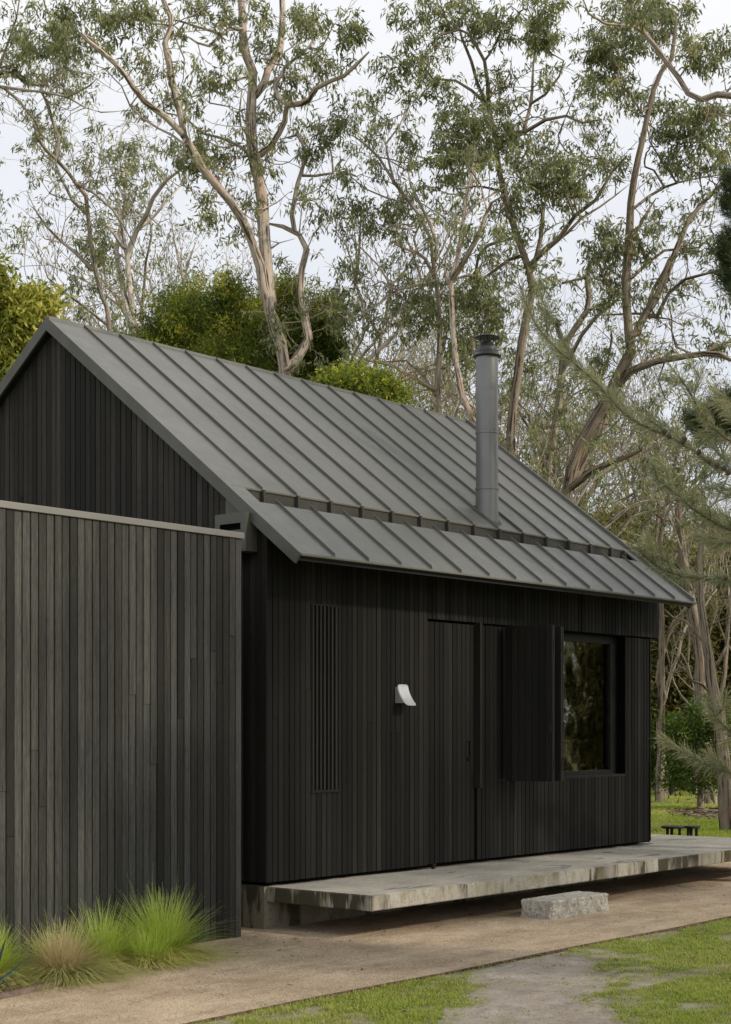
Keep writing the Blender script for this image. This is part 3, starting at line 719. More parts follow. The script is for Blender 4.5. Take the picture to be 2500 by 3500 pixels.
def make_gum(name, label, base, D, spec, cl, barkm, leafm, per=1., leafper=9, seed=1, bare=None, leafsz=(.135, .031), cat='tree', group='gum trees behind the cabin', twig=.42, lrad=.13, floor=True):
    bp = basept(base, D); t = empty(name, bp.tolist()); tag(t, label, cat, group)
    tr = Tree(seed)
    spec = [(a_, b_*.93, c_*.9, d_) for a_, b_, c_, d_ in spec]; pts, r0, r1, dd = spec[0]; W0 = [at(p[0], p[1], D+dd*(k/(len(pts)-1))) for k, p in enumerate(pts)]
    first = [bp+np.array([0, 0, -.1])]
    if W0[0][2] > 3.2: first.append(bp*.35+W0[0]*.65+np.array([.1, 0, 0]))
    ids = tr.limb(first+W0, r0*1.25*D/FPX, r1*D/FPX, attach=False, wob=.2)
    if len(spec) > 1:
        # later limbs
        keep = tr.P[:]
        for (p_, a, b_, d_) in spec[1:]:
            px, py, z = project(np.array(tr.P)); j = np.hypot(px-p_[0][0], py-p_[0][1]).argmin(); m = len(p_); z0 = z[j]
            tr.limb([at(q[0], q[1], z0+d_*(k/(m-1))) for k, q in enumerate(p_)], a*D/FPX, b_*D/FPX)
    if bare: clusters(tr, D, bare, per*1.0, twigs=4, tl=.38, leaf=False, up=.5)
    n0 = sum(1 for q in tr.R if q > .012); twiggy(tr, int(n0*twig*1.5), 1.15, .5)
    clusters(tr, D, cl, per*1.0)
    tr.radii(); tr.skin('trunk', barkm, t)
    leaves_mesh('crown', tr.leafpos, max(5, leafper-2), lrad, leafsz[0], leafsz[1], leafm, t, seed)
    return t
# ================================================================== the trees of the photo
T1 = [
 (A1([(1262, 1640), (1215, 1480), (1190, 1380), (1165, 1280), (1150, 1180), (1120, 1080), (1080, 980), (1030, 900), (960, 820), (900, 750), (850, 660), (815, 600), (740, 525), (640, 450), (590, 390), (560, 340), (510, 280), (440, 220), (390, 180), (360, 150)]), 30, 7, -1.5),
 (A1([(1195, 1340), (1185, 1250), (1172, 1080), (1162, 900), (1150, 800), (1130, 700), (1120, 600), (1115, 500), (1118, 400), (1122, 320), (1095, 240), (1080, 160), (1080, 90), (1070, 0), (1062, -80)]), 24, 12, 1.),
 (A1([(820, 610), (800, 520), (780, 440), (765, 370), (760, 310), (745, 240), (735, 190), (758, 120), (758, 80), (730, 20), (712, -40)]), 13, 9, .8),
 (A1([(1152, 690), (1200, 650), (1240, 590), (1265, 540), (1272, 470), (1330, 462), (1370, 440), (1400, 390), (1470, 355), (1530, 335), (1580, 290), (1640, 230)]), 14, 5, -1.5),
 (A1([(1275, 465), (1240, 425), (1225, 380), (1270, 290), (1320, 250), (1370, 210), (1410, 150), (1440, 100)]), 9, 3, 1.),
 (A1([(1135, 425), (1180, 370), (1195, 310), (1245, 240), (1255, 150), (1260, 60), (1253, -60)]), 13, 9, 1.2),
 (A1([(1180, 375), (1250, 340), (1340, 352), (1395, 325)]), 6, 3, .8),
 (A1([(1125, 695), (1050, 640), (980, 610), (900, 590), (820, 520), (770, 508), (720, 500)]), 7, 3, 1.),
 (A1([(1115, 340), (1040, 360), (980, 390), (930, 410), (850, 430)]), 6, 3, -.8),
 (A1([(1080, 130), (1020, 125), (980, 160), (930, 205), (880, 190), (840, 165), (770, 155)]), 9, 3, -.8),
 (A1([(985, 150), (930, 135), (880, 120), (820, 100), (760, 85), (660, 95)]), 6, 2.5, -.5),
 (A1([(820, 100), (780, 170), (820, 260), (815, 350), (790, 420)]), 3.5, 1.5, .5),
 (A1([(1172, 770), (1150, 690), (1110, 620), (1070, 560), (1063, 500), (1075, 400)]), 6, 3, -.5),
 (A1([(820, 640), (760, 600), (700, 570), (640, 530), (580, 470), (540, 380)]), 6, 3, .5),
 (A1([(1285, 1640), (1340, 1560), (1368, 1500), (1352, 1400), (1335, 1300), (1340, 1200), (1362, 1110), (1330, 1045), (1260, 1008), (1190, 992)]), 19, 8, .5),
 (A1([(1310, 1030), (1300, 960), (1310, 890), (1325, 820), (1345, 750), (1360, 700), (1345, 640), (1320, 600), (1240, 620)]), 11, 4, .8),
 (A1([(1345, 780), (1400, 780), (1480, 768), (1475, 700), (1460, 640), (1475, 590)]), 6, 3, .8),
 (A1([(1085, 960), (1100, 930), (1170, 930), (1230, 900), (1290, 850)]), 5, 2, .6),
 (A1([(1195, 1110), (1240, 1080), (1310, 1060)]), 5, 2, .4),
]
C1 = A1([(230, 100, 95, 85), (285, 200, 80, 70), (400, 50, 90, 55, .8), (560, 80, 95, 85), (160, 230, 70, 60, .8), (900, 40, 55, 50, .8), (1000, 50, 55, 40, .7), (930, 340, 70, 35, .9), (980, 390, 50, 25, .7), (1150, 30, 40, 40, .8), (1190, 170, 50, 60, .9),
  (1340, 90, 80, 60, .6), (1410, 110, 50, 60, .6), (1390, 260, 90, 55, .9), (1560, 100, 60, 70, 1), (1550, 200, 50, 50, .8), (1280, 400, 70, 60, .9), (1030, 260, 40, 60, .7), (1030, 700, 50, 45, .7), (830, 730, 45, 90, 1), (900, 650, 60, 60, .8), (930, 780, 50, 40, .6), (930, 930, 70, 60, .7), (640, 270, 60, 50, .4),
  (590, 480, 40, 35, .5), (1200, 765, 40, 40, .7), (1180, 500, 40, 50, .7), (1430, 590, 70, 60, .8), (1510, 530, 60, 60, .6), (1390, 700, 50, 40, .7), (1510, 790, 60, 40, .7), (1400, 960, 50, 60, .35), (1230, 1120, 50, 50, .4), (1350, 880, 60, 50, .25), (800, 440, 50, 50, .6), (700, 30, 60, 40, .6), (440, 150, 70, 60, .4)])
C1 = [(x, y, rx/1.2992, ry/1.2992, *k) for x, y, rx, ry, *k in C1]
def scl(f, L): return [(x, y, rx/1.2992, ry/1.2992, *k) for x, y, rx, ry, *k in f(L)]
B1 = scl(A1, [(1400, 820, 120, 100, .25), (1000, 470, 100, 100, .2), (1060, 850, 60, 80, .25), (650, 380, 70, 60, .2)])
make_gum('gum_tree', 'tall gum with pinkish peeling bark, two stems splitting just above the roof ridge', 985, 27, T1, C1, M['bark_pink'], M['gum_leaf'], per=1.35, leafper=10, seed=11, bare=B1)

T2 = [
 (A1([(640, 1560), (600, 1430), (575, 1280), (565, 1140), (548, 1030), (530, 940), (525, 860)]), 19, 8, .5),
 (A1([(575, 1110), (600, 1020), (650, 950), (680, 880), (740, 800), (800, 755)]), 11, 5, -1.),
 (A1([(600, 1030), (680, 965), (740, 890), (800, 830)]), 7, 4, 1.),
 (A1([(550, 1100), (510, 1040), (475, 1005), (435, 990)]), 9, 4, .3),
 (A1([(610, 1500), (560, 1370), (535, 1230), (515, 1120), (540, 1000), (560, 900), (545, 780), (530, 650), (540, 600), (580, 560)]), 12, 3, 1.2),
 (A1([(540, 1000), (500, 930), (460, 870), (420, 840), (350, 820)]), 4, 2, .3),
 (A1([(560, 900), (500, 760), (440, 640), (400, 520), (380, 400)]), 5, 1.5, 1.),
]
C2 = scl(A1, [(560, 720, 60, 90, .7), (560, 850, 60, 60, .6), (640, 700, 70, 60, .5), (700, 820, 60, 50, .5), (420, 560, 50, 90, .35), (480, 660, 60, 50, .4), (500, 1150, 40, 50, .6), (360, 1060, 30, 50, .4), (730, 700, 70, 60, .5), (590, 930, 50, 40, .6)])
make_gum('gum_tree', 'pale grey gum with a bare snapped spar, second trunk from the roof apex', 475, 35, T2, C2, M['bark_pale'], M['gum_leaf'], per=1., leafper=8, seed=12, bare=scl(A1, [(640, 560, 120, 110, .3), (450, 720, 100, 120, .25), (780, 1000, 80, 120, .3)]))
T2b = [
 (A1([(490, 1480), (455, 1320), (425, 1190), (405, 1050), (393, 950), (383, 870), (340, 820), (300, 760), (250, 710), (200, 660), (168, 610), (150, 550)]), 17, 6, -1.5),
 (A1([(415, 1200), (330, 1120), (270, 1070), (200, 1000), (155, 930), (120, 850)]), 8, 2, .6),
 (A1([(395, 960), (320, 890), (270, 790), (240, 720), (200, 690), (150, 620)]), 7, 3, .8),
 (A1([(250, 710), (262, 620), (230, 520), (200, 440), (180, 400)]), 8, 3, .5),
 (A1([(345, 820), (420, 860), (500, 930), (560, 1020), (610, 1120)]), 5, 2.5, -.6),
 (A1([(270, 1075), (200, 1060), (170, 1035)]), 3, 1.5, -.4),
 (A1([(360, 830), (400, 800), (380, 760), (340, 700)]), 4, 1.5, .4),
]
C2b = scl(A1, [(150, 590, 40, 50, .9), (400, 800, 50, 40, .9), (470, 1060, 40, 60, .8), (440, 1150, 45, 50, 1), (370, 1240, 60, 80, .35), (340, 1350, 60, 60, .35), (520, 1430, 50, 50, .5), (200, 560, 60, 40, .5), (260, 640, 40, 60, .5), (390, 1110, 40, 60, .8)])
make_gum('gum_tree', 'brown gum with a thin bare limb reaching left, first trunk right of the apex', 372, 32, T2b, C2b, M['bark_grey'], M['gum_leaf'], per=1.2, leafper=9, seed=13, bare=scl(A1, [(230, 830, 90, 120, .3), (300, 480, 90, 80, .3), (380, 650, 80, 80, .25)]))
T0 = [
 (A1([(-120, 900), (-130, 620), (-90, 420), (0, 385), (100, 400), (200, 410), (300, 432), (400, 380), (430, 350)]), 22, 3, -1.),
 (A1([(-60, 405), (0, 325), (60, 320), (110, 370), (180, 380), (240, 340), (300, 310), (400, 330)]), 8, 2.5, .8),
 (A1([(20, 392), (90, 450), (150, 530), (180, 590), (250, 660)]), 6, 2.5, .5),
 (A1([(-40, 400), (0, 290), (40, 180), (75, 80), (90, -20)]), 6, 3, -1),
 (A1([(180, 400), (220, 470), (240, 560), (255, 660)]), 5, 2.5, 1),
 (A1([(0, 300), (60, 290), (120, 280), (170, 290)]), 4, 2, 1.3),
 (A1([(300, 430), (380, 480), (450, 500), (560, 490)]), 3.5, 1.5, 1.3),
]
C0 = scl(A1, [(60, 170, 60, 80, .9), (30, 70, 40, 40, .6), (250, 330, 110, 60, .7), (110, 270, 80, 60, .8), (340, 370, 70, 40, .7), (200, 170, 70, 50, .6), (130, 350, 90, 50, .5)])
make_gum('gum_tree', 'twisted gum reaching in from beyond the left edge of the picture with dense crossing twigs', -90, 30, T0, C0, M['bark_grey'], M['gum_leaf'], per=1.1, leafper=8, seed=14, bare=scl(A1, [(250, 400, 160, 90, .6), (300, 300, 120, 60, .5)]))

T4 = [
 (A3([(330, 690), (322, 560), (325, 430), (330, 300)])+A2([(315, 1240), (300, 1150), (290, 1060), (240, 960), (180, 880), (120, 800), (60, 700), (0, 640), (-60, 600)]), 19, 4, -1.),
 (A2([(305, 1160), (315, 1080), (290, 1000), (240, 900), (200, 820), (190, 760), (230, 740)]), 8, 3, 1.),
 (A2([(310, 1235), (270, 1150), (230, 1120), (190, 1110), (130, 1085)]), 8, 3, -.5),
 (A2([(230, 1120), (215, 1060), (240, 1000), (280, 940), (350, 850)]), 5, 2, 1),
 (A2([(130, 820), (90, 640), (150, 560), (190, 470), (160, 420)]), 5, 2, .8),
 (A3([(300, 560), (200, 500), (130, 460), (30, 435)]), 10, 4, -1.5),
 (A3([(312, 590), (260, 500), (180, 430), (60, 440)]), 6, 3, .8),
 (A2([(300, 1250), (150, 1280), (60, 1350), (-20, 1400), (-80, 1420)]), 8, 3, -1.5),
 (A2([(120, 1280), (60, 1180), (0, 1120), (-60, 1060), (-100, 960)]), 5, 2, 1.),
 (A2([(180, 900), (100, 880), (0, 840), (-60, 790), (-100, 740)]), 5, 2, .7),
]
C4 = scl(A2, [(30, 460, 40, 50, .8), (60, 560, 50, 60, .8), (170, 640, 60, 70, .7), (30, 760, 40, 50, .7), (100, 960, 75, 55, 1), (10, 1000, 60, 50, 1), (-60, 900, 60, 50, .8), (-90, 1000, 50, 60, .8), (210, 900, 50, 60, .8), (260, 1310, 130, 70, 1.1), (320, 1390, 80, 60, 1.1), (210, 1450, 60, 50, .7), (-60, 1180, 60, 50, .6), (-80, 1350, 60, 60, .7), (-150, 1400, 50, 50, .6), (60, 1420, 60, 50, .5), (-60, 600, 50, 50, .5), (0, 480, 50, 70, .6)])
make_gum('gum_tree', 'gum with a straight pale trunk left of the flue and a mossy bent limb', 1505, 29, T4, C4, M['bark_pink'], M['gum_leaf'], per=1.2, leafper=9, seed=15, bare=scl(A2, [(60, 1250, 130, 120, .3), (0, 700, 90, 90, .25)]))
T4b = [
 (A3([(560, 780), (470, 690), (425, 590), (402, 450), (392, 300)])+A2([(385, 1350), (380, 1240), (410, 1130), (430, 1000), (450, 860), (480, 740), (490, 680)]), 21, 6, .5),
 (A2([(385, 1240), (430, 1170), (500, 1050), (540, 940), (560, 900), (640, 850)]), 12, 3, -1.),
 (A2([(380, 1250), (362, 1235), (352, 1215)]), 12, 7, .2),
 (A2([(440, 960), (500, 900), (590, 850), (620, 830)]), 5, 2, 1.2),
 (A2([(445, 900), (400, 830), (340, 800), (300, 790)]), 5, 2, .8),
 (A2([(540, 940), (510, 820), (450, 730), (420, 680)]), 4, 2, -.8),
]
C4b = scl(A2, [(360, 770, 70, 60, .8), (330, 720, 80, 55, .8), (480, 1310, 90, 70, 1.1), (530, 1400, 70, 80, 1.2), (450, 1490, 70, 60, 1.1), (420, 1570, 60, 50, .9), (480, 690, 60, 50, .9), (560, 1470, 40, 60, .9)])
make_gum('gum_tree', 'gum with a broken stub and curved trunk just left of the flue', 1690, 25, T4b, C4b, M['bark_pink'], M['gum_leaf'], per=1.35, leafper=10, seed=16)
T5 = [
 (A3([(640, 760), (655, 620), (680, 480), (695, 350)])+A2([(722, 1380), (738, 1290), (722, 1200), (700, 1130), (670, 1040), (640, 950), (610, 850), (592, 750), (580, 650), (565, 560), (545, 470), (500, 380), (470, 270), (430, 170), (410, 90)]), 25, 5, .5),
 (A2([(545, 470), (547, 380), (530, 270), (480, 180), (450, 110)]), 9, 4, -.8),
 (A2([(560, 420), (600, 390), (640, 330), (650, 250)]), 4, 2, .8),
 (A2([(535, 460), (470, 400), (400, 360), (300, 350), (260, 310)]), 7, 3, .8),
 (A2([(730, 1180), (790, 1120), (860, 1060), (930, 960), (1020, 890), (1100, 760), (1160, 690)]), 12, 4, -1.5),
 (A2([(900, 1030), (960, 970), (1040, 920), (1110, 870), (1170, 820)]), 6, 2.5, 1.),
 (A2([(715, 1130), (640, 1150), (560, 1210), (490, 1260), (440, 1330)]), 8, 4, 1.),
 (A2([(745, 1190), (775, 1060), (790, 930), (785, 900)]), 10, 6, .8),
 (A2([(700, 590), (730, 480), (740, 400), (745, 290), (760, 180)]), 8, 3, 1.2),
 (A2([(735, 460), (800, 420), (860, 340), (880, 270), (830, 240)]), 6, 2.5, -.6),
 (A2([(610, 600), (710, 580), (800, 530), (890, 515), (960, 545), (1050, 530)]), 9, 3, -1.),
 (A2([(680, 1050), (600, 1070), (540, 1090), (500, 1140), (485, 1240)]), 7, 6, 1.4),
]
C5 = scl(A2, [(360, 40, 100, 55, 1), (480, 100, 70, 55, .9), (210, 60, 80, 50, .8), (150, 160, 40, 40, .6), (140, 300, 70, 50, .9), (240, 360, 90, 60, .9), (330, 410, 60, 45, .7), (600, 110, 70, 60, .9), (780, 80, 110, 80, 1), (800, 190, 80, 60, .9), (440, 560, 110, 80, 1.1), (560, 620, 90, 80, 1.1), (700, 650, 90, 70, 1), (800, 760, 110, 85, 1.2), (860, 860, 80, 55, 1), (650, 900, 60, 80, .9), (560, 360, 60, 50, .5), (640, 470, 50, 50, .7), (380, 640, 70, 60, .8), (960, 700, 70, 60, .5), (300, 200, 60, 50, .5), (630, 1000, 60, 60, .4)])
make_gum('gum_tree', 'tall brown gum rising behind the flue cowl with dense clumps of leaves', 1795, 27, T5, C5, M['bark_brown'], M['gum_leaf'], per=1.45, leafper=10, seed=17)
T5c = [
 (A3([(812, 990), (822, 850), (845, 700), (865, 560), (875, 440), (900, 340)])+A2([(945, 1440), (985, 1380), (995, 1320), (985, 1230), (1000, 1170), (1040, 1120)]), 19, 10, -.5),
 (A3([(885, 370), (850, 270), (800, 210), (760, 180)]), 11, 6, .6),
 (A3([(860, 520), (920, 400), (960, 320), (1020, 240), (1080, 190), (1130, 150)]), 9, 6, -1.),
 (A3([(800, 960), (760, 780), (700, 690), (650, 600), (640, 540)]), 8, 4, .8),
 (A3([(765, 800), (720, 660), (680, 620)]), 5, 3, -.6),
 (A3([(870, 90), (900, 80), (940, 100), (970, 130)]), 4, 4, 0),
]
C5c = scl(A3, [(640, 430, 50, 60, .9), (700, 560, 60, 70, .9), (620, 610, 50, 70, .8), (760, 430, 50, 50, .5), (1070, 210, 60, 40, .5), (930, 560, 50, 60, .4), (800, 100, 80, 50, .6), (820, 300, 60, 60, .5)])
make_gum('gum_tree', 'grey gum with upright trunk right of the flue and a bent dark elbow', 1875, 31, T5c, C5c, M['bark_grey'], M['gum_leaf'], per=1., leafper=9, seed=18, bare=scl(A3, [(820, 180, 120, 100, .4)]))
T6 = [
 (A3([(885, 1060), (915, 920), (955, 800), (1010, 700), (1070, 600), (1115, 520), (1160, 440)])+A2([(1185, 1560), (1172, 1490), (1162, 1350), (1160, 1240), (1168, 1100), (1178, 900), (1192, 800), (1212, 700), (1250, 520), (1280, 400), (1315, 320), (1360, 260), (1372, 150), (1380, 60)]), 30, 6, -1.),
 (A2([(1200, 1480), (1245, 1400), (1290, 1330), (1340, 1200), (1390, 1080), (1430, 980), (1500, 900), (1570, 830), (1640, 750)]), 17, 6, 1.),
 (A2([(1240, 1400), (1280, 1280), (1330, 1200), (1350, 1150)]), 7, 7, .6),
 (A2([(1290, 1410), (1350, 1300), (1420, 1240), (1540, 1210), (1600, 1200)]), 8, 4, -.6),
 (A3([(1130, 540), (1180, 480), (1240, 450), (1300, 432), (1420, 410), (1500, 402), (1570, 405), (1640, 440)]), 13, 8, -1.),
 (A3([(1500, 402), (1560, 370), (1640, 340)]), 7, 5, .6),
 (A3([(1450, 402), (1380, 370), (1360, 300), (1360, 240)]), 5, 3, .4),
 (A3([(1330, 430), (1300, 520), (1330, 600), (1380, 640)]), 4, 1.5, .5),
 (A3([(925, 960), (990, 850), (1040, 740), (1070, 650), (1120, 560)]), 15, 14, 1.),
 (A3([(905, 1000), (1000, 935), (1100, 885), (1160, 860), (1225, 830)]), 12, 9, -1.5),
 (A3([(935, 930), (1000, 915), (1060, 910)]), 10, 7, .8),
 (A2([(1268, 470), (1225, 500), (1180, 420), (1130, 380), (1110, 330)]), 6, 2.5, -.6),
 (A2([(1185, 930), (1260, 870), (1330, 830), (1440, 800), (1560, 780), (1640, 760)]), 6, 3, 1.5),
 (A2([(1185, 1230), (1260, 1160), (1330, 1112), (1480, 1100), (1545, 1040)]), 7, 3, 1.2),
 (A2([(1250, 1160), (1200, 1030), (1240, 960), (1290, 880)]), 8, 4, 1),
 (A2([(1290, 1400), (1200, 1390), (1110, 1395), (1040, 1400)]), 6, 3, 1.),
 (A2([(1290, 1410), (1350, 1420), (1415, 1450)]), 5, 2, -.4),
 (A3([(1050, 680), (1030, 560), (1010, 480), (1000, 420)]), 7, 4, .4),
 (A3([(1040, 530), (1075, 430), (1095, 330), (1090, 290)]), 6, 3, -.4),
]
C6 = scl(A2, [(1090, 190, 110, 70, 1), (1010, 240, 80, 60, .9), (1100, 330, 100, 90, 1), (1190, 450, 70, 60, .8), (1250, 120, 120, 90, 1.1), (1350, 60, 90, 60, 1), (1430, 190, 50, 50, .5), (1130, 60, 80, 50, .8), (1400, 520, 110, 70, 1.1), (1520, 560, 90, 80, 1), (1370, 640, 80, 70, .9), (1480, 720, 100, 50, 1), (1600, 640, 50, 70, .9), (1100, 740, 70, 60, .7), (1000, 600, 80, 60, .5), (1090, 1070, 100, 60, 1), (1060, 1160, 70, 60, .9), (1080, 1290, 60, 50, .8), (1230, 1080, 60, 60, .8), (1480, 900, 60, 50, .5), (1570, 1520, 60, 40, 1), (1430, 1060, 60, 60, .35), (1000, 840, 60, 50, .4), (1570, 1130, 50, 60, .8), (1300, 940, 50, 50, .5)])
C6 += scl(A3, [(1080, 440, 40, 60, .7), (1240, 260, 50, 50, .3), (1020, 600, 50, 50, .4)])
make_gum('gum_tree', 'biggest spreading gum right of the flue, thick dark trunk forking into many long limbs', 1935, 28, T6, C6, M['bark_brown'], M['gum_leaf'], per=1.35, leafper=10, seed=19, bare=scl(A2, [(1400, 1350, 120, 120, .3), (1250, 700, 80, 80, .25), (1450, 1000, 90, 80, .3)]))
T9 = [
 (A2([(1900, 900), (1860, 640), (1760, 480), (1640, 425), (1560, 418), (1490, 440), (1430, 410), (1390, 345), (1330, 270), (1290, 210), (1240, 150), (1200, 60), (1160, -20)]), 24, 8, 1.),
 (A2([(1230, 140), (1190, 115), (1130, 115), (1060, 105), (990, 60), (965, -10)]), 6, 4, -.8),
 (A2([(1640, 520), (1560, 505), (1490, 505)]), 4, 3, .4),
 (A2([(1600, 505), (1530, 460), (1490, 440)]), 3, 3, .2),
]
C9 = scl(A2, [(1540, 280, 80, 60, .9), (1500, 200, 60, 50, .8), (1600, 190, 50, 60, .9), (1450, 290, 50, 50, .6), (1230, 40, 100, 50, .9)])
make_gum('gum_tree', 'gum whose thick mossy limb swoops into the top right corner', 2720, 24, T9, C9, M['bark_pink'], M['gum_leaf'], per=1.2, leafper=10, seed=20)
# trunks on the right of the cabin --------------------------------------------
def S3(L): return [(2200+x/2.843, 1900+y/2.843, *r) for x, y, *r in L]
T7 = [
 ([(2482, 2760), (2478, 2690), (2470, 2600), (2468, 2530), (2462, 2440)]+S3([(690, 1380), (660, 1200), (635, 1000), (600, 800), (570, 600), (550, 420), (550, 250), (540, 60), (560, -120), (600, -400), (560, -700)]), 24, 7, .8),
 (S3([(640, 1320), (560, 1240), (470, 1215), (420, 1110), (340, 1000), (280, 890)]), 6, 2.5, -.4),
 (S3([(570, 820), (520, 750), (450, 680), (400, 630), (290, 600), (190, 510)]), 6, 3, .5),
 (S3([(400, 630), (370, 540), (335, 440)]), 3, 2, .2),
 (S3([(700, 1080), (760, 970), (810, 860), (830, 700), (850, 400), (880, 100)]), 7, 4, .8),
 (S3([(640, 680), (720, 640), (800, 610), (900, 590)]), 4, 2, -.5),
]
make_gum('gum_tree', 'brown rough barked gum right of the cabin, growing from the bark mulch', 2488, 24.5, T7, S3([(500, -500, 50, 60, .5), (620, -700, 60, 60, .6)]), M['bark_brown'], M['gum_leaf'], per=.8, seed=21, bare=S3([(350, 700, 60, 80, .5), (300, 1050, 50, 80, .4)]), group='gum trees right of the cabin')
T8 = [([(2250, 2640), (2247, 2560), (2240, 2480), (2243, 2400), (2238, 2300), (2250, 2200), (2256, 2100), (2230, 1950), (2250, 1750), (2240, 1500)], 13, 5, 0),
      ([(2243, 2390), (2270, 2290), (2262, 2220)], 5, 3, .3), ([(2240, 2320), (2280, 2310), (2310, 2360)], 3.5, 2, .2), ([(2250, 2180), (2300, 2225), (2330, 2230)], 4, 2, .2)]
make_gum('gum_tree', 'slim reddish trunk beyond the lawn just past the far corner of the cabin', 2251, 42, T8, [(2260, 1500, 50, 60, .5), (2230, 1650, 40, 50, .5)], M['bark_brown'], M['gum_leaf'], per=.5, seed=22, group='gum trees right of the cabin')
T10 = [([(2420, 2700), (2412, 2640), (2415, 2560), (2400, 2450), (2390, 2200), (2330, 1900), (2320, 1600)], 26, 9, 1.), ([(2415, 2500), (2470, 2350), (2490, 2100), (2480, 1900)], 10, 6, .5)]
make_gum('gum_tree', 'thick dark stump like trunk behind the shrub on the far lawn at the right', 2418, 33, T10, [(2330, 1650, 60, 60, .5), (2440, 1900, 60, 60, .4)], M['bark_brown'], M['gum_leaf'], per=.5, seed=23, group='gum trees right of the cabin')
def Z2(L): return [(2000+x/3.248, 1700+y/3.248, *r) for x, y, *r in L]
T11 = [(Z2([(540, 700), (600, 580), (650, 430), (720, 250), (770, 60), (800, -200), (820, -500), (760, -900)]), 17, 6, .5), (Z2([(330, 460), (430, 340), (520, 220), (650, 160), (790, 140)]), 8, 5, .2), (Z2([(210, 340), (330, 230), (470, 130), (620, 60), (800, 20), (900, -80)]), 9, 5, .2)]
make_gum('gum_tree', 'grey trunk rising behind the right slope of the roof with two long low boughs', 2130, 38, T11, [(2250, 1400, 60, 60, .5)], M['bark_grey'], M['gum_leaf'], per=.5, seed=24, bare=Z2([(700, -300, 200, 200, .5)]), group='gum trees right of the cabin')
T12 = [(Z2([(830, 800), (840, 600), (850, 450), (880, 260), (900, 60), (980, -120), (1000, -400), (1150, -800)]), 14, 5, .5), (Z2([(940, 740), (1020, 620), (1120, 460), (1200, 330), (1300, 100)]), 8, 4, .4), (Z2([(1010, 610), (960, 540), (900, 470)]), 4, 2, .3)]
make_gum('gum_tree', 'reddish brown trunk with a slanting fork seen above the low end of the roof', 2255, 34, T12, [(2350, 1450, 50, 60, .5), (2300, 1250, 50, 50, .4)], M['bark_brown'], M['gum_leaf'], per=.5, seed=25, bare=Z2([(900, -200, 200, 200, .5)]), group='gum trees right of the cabin')
T13 = [([(2395, 2480), (2388, 2300), (2380, 2150), (2392, 2000), (2370, 1850), (2340, 1700), (2300, 1560)], 15, 5, .5), ([(2385, 2200), (2410, 2050), (2440, 1900)], 7, 4, .5)]
# ---------------------------------------------------------------- procedural bare and background gums
def wild(seed, H=15, lean=.12, levels=5, r0=.2, up=.55, leafy=.3, fork=(2, 3)):
    tr = Tree(seed, .5); r = tr.rng
    def grow(p, d, L, rad, lev, par):
        n = max(2, int(L/.55)); cur = p.copy(); ids = []
        for i in range(n):
            d = d+r.normal(0, .16, 3)+np.array([0, 0, .05*up]); d /= np.linalg.norm(d); cur = cur+d*L/n; par = tr.node(cur, par, rad*(1-.28*i/n) if rad > .018 else 0.); ids.append((par, cur.copy(), d.copy()))
        if lev == 0:
            if r.random() < leafy: tr.leafpos.append(cur)
            return
        k = r.integers(*fork, endpoint=True)
        for j in range(k):
            v = r.normal(0, 1, 3); v -= d*(v@d); v /= np.linalg.norm(v); a = r.uniform(.3, .75); nd = d*math.cos(a)+v*math.sin(a)+np.array([0, 0, up*.25]); nd /= np.linalg.norm(nd)
            grow(cur, nd, L*r.uniform(.58, .82), rad*(.52 if j else .72), lev-1, par)
        for q in ids[1:-1:2]:
            if r.random() < .5 and lev < levels: 
                v = r.normal(0, 1, 3); v[2] = abs(v[2])*.8; v /= np.linalg.norm(v); grow(q[1], (q[2]*.5+v)/np.linalg.norm(q[2]*.5+v), L*.55, rad*.38, max(0, lev-2), q[0])
    grow(np.zeros(3), np.array([lean, 0, 1.]), H*.33, r0, levels, tr.node(np.array([0, 0, -.1]), -1, r0*1.2))
    return tr
PROT = []
for k, (sd, H, lv, r0, lf, lm, bk) in enumerate(((31, 16, 7, .17, .25, 'gum_leaf_pale', 'bark_grey'), (32, 14, 6, .14, .8, 'gum_leaf', 'bark_brown'), (33, 17, 7, .18, .5, 'gum_leaf_pale', 'bark_grey'), (34, 11, 6, .10, .3, 'gum_leaf_pale', 'bark_grey'))):
    t = empty('background_gum'); tr = wild(sd, H, .1, lv, r0, .6, lf); tr.radii(.005, .36); tr.skin('trunk', M[bk], t, kmax=7)
    leaves_mesh('crown', tr.leafpos, 16, .42, .14, .034, M[lm], t, sd); PROT.append([t, False]); print('prot', k, len(tr.P), len(tr.leafpos))
BG = [(60, 47, 0), (-30, 52, 3), (230, 50, 3), (330, 45, 0), (150, 60, 1), (520, 52, 0), (640, 45, 1), (720, 58, 3), (830, 44, 0), (900, 56, 2), (1060, 48, 1), (1140, 60, 0), (1190, 42, 3), (1290, 47, 1), (1360, 57, 2), (1420, 43, 0), (1530, 52, 1), (1610, 60, 2), (1700, 48, 3), (1790, 56, 1), (1850, 42, 3), (1980, 56, 3), (2100, 50, 3), (2180, 58, 1), (2330, 58, 3), (2450, 50, 3), (2520, 55, 0), (2620, 50, 2), (-150, 45, 1), (100, 41, 3), (420, 42, 0), (560, 39, 3), (990, 40, 3)]
rb = np.random.default_rng(5); words = ['leftmost', 'second', 'third', 'fourth', 'fifth', 'sixth', 'seventh', 'eighth', 'ninth', 'tenth']
order = sorted(range(len(BG)), key=lambda i: BG[i][0]); rank = {i: k for k, i in enumerate(order)}
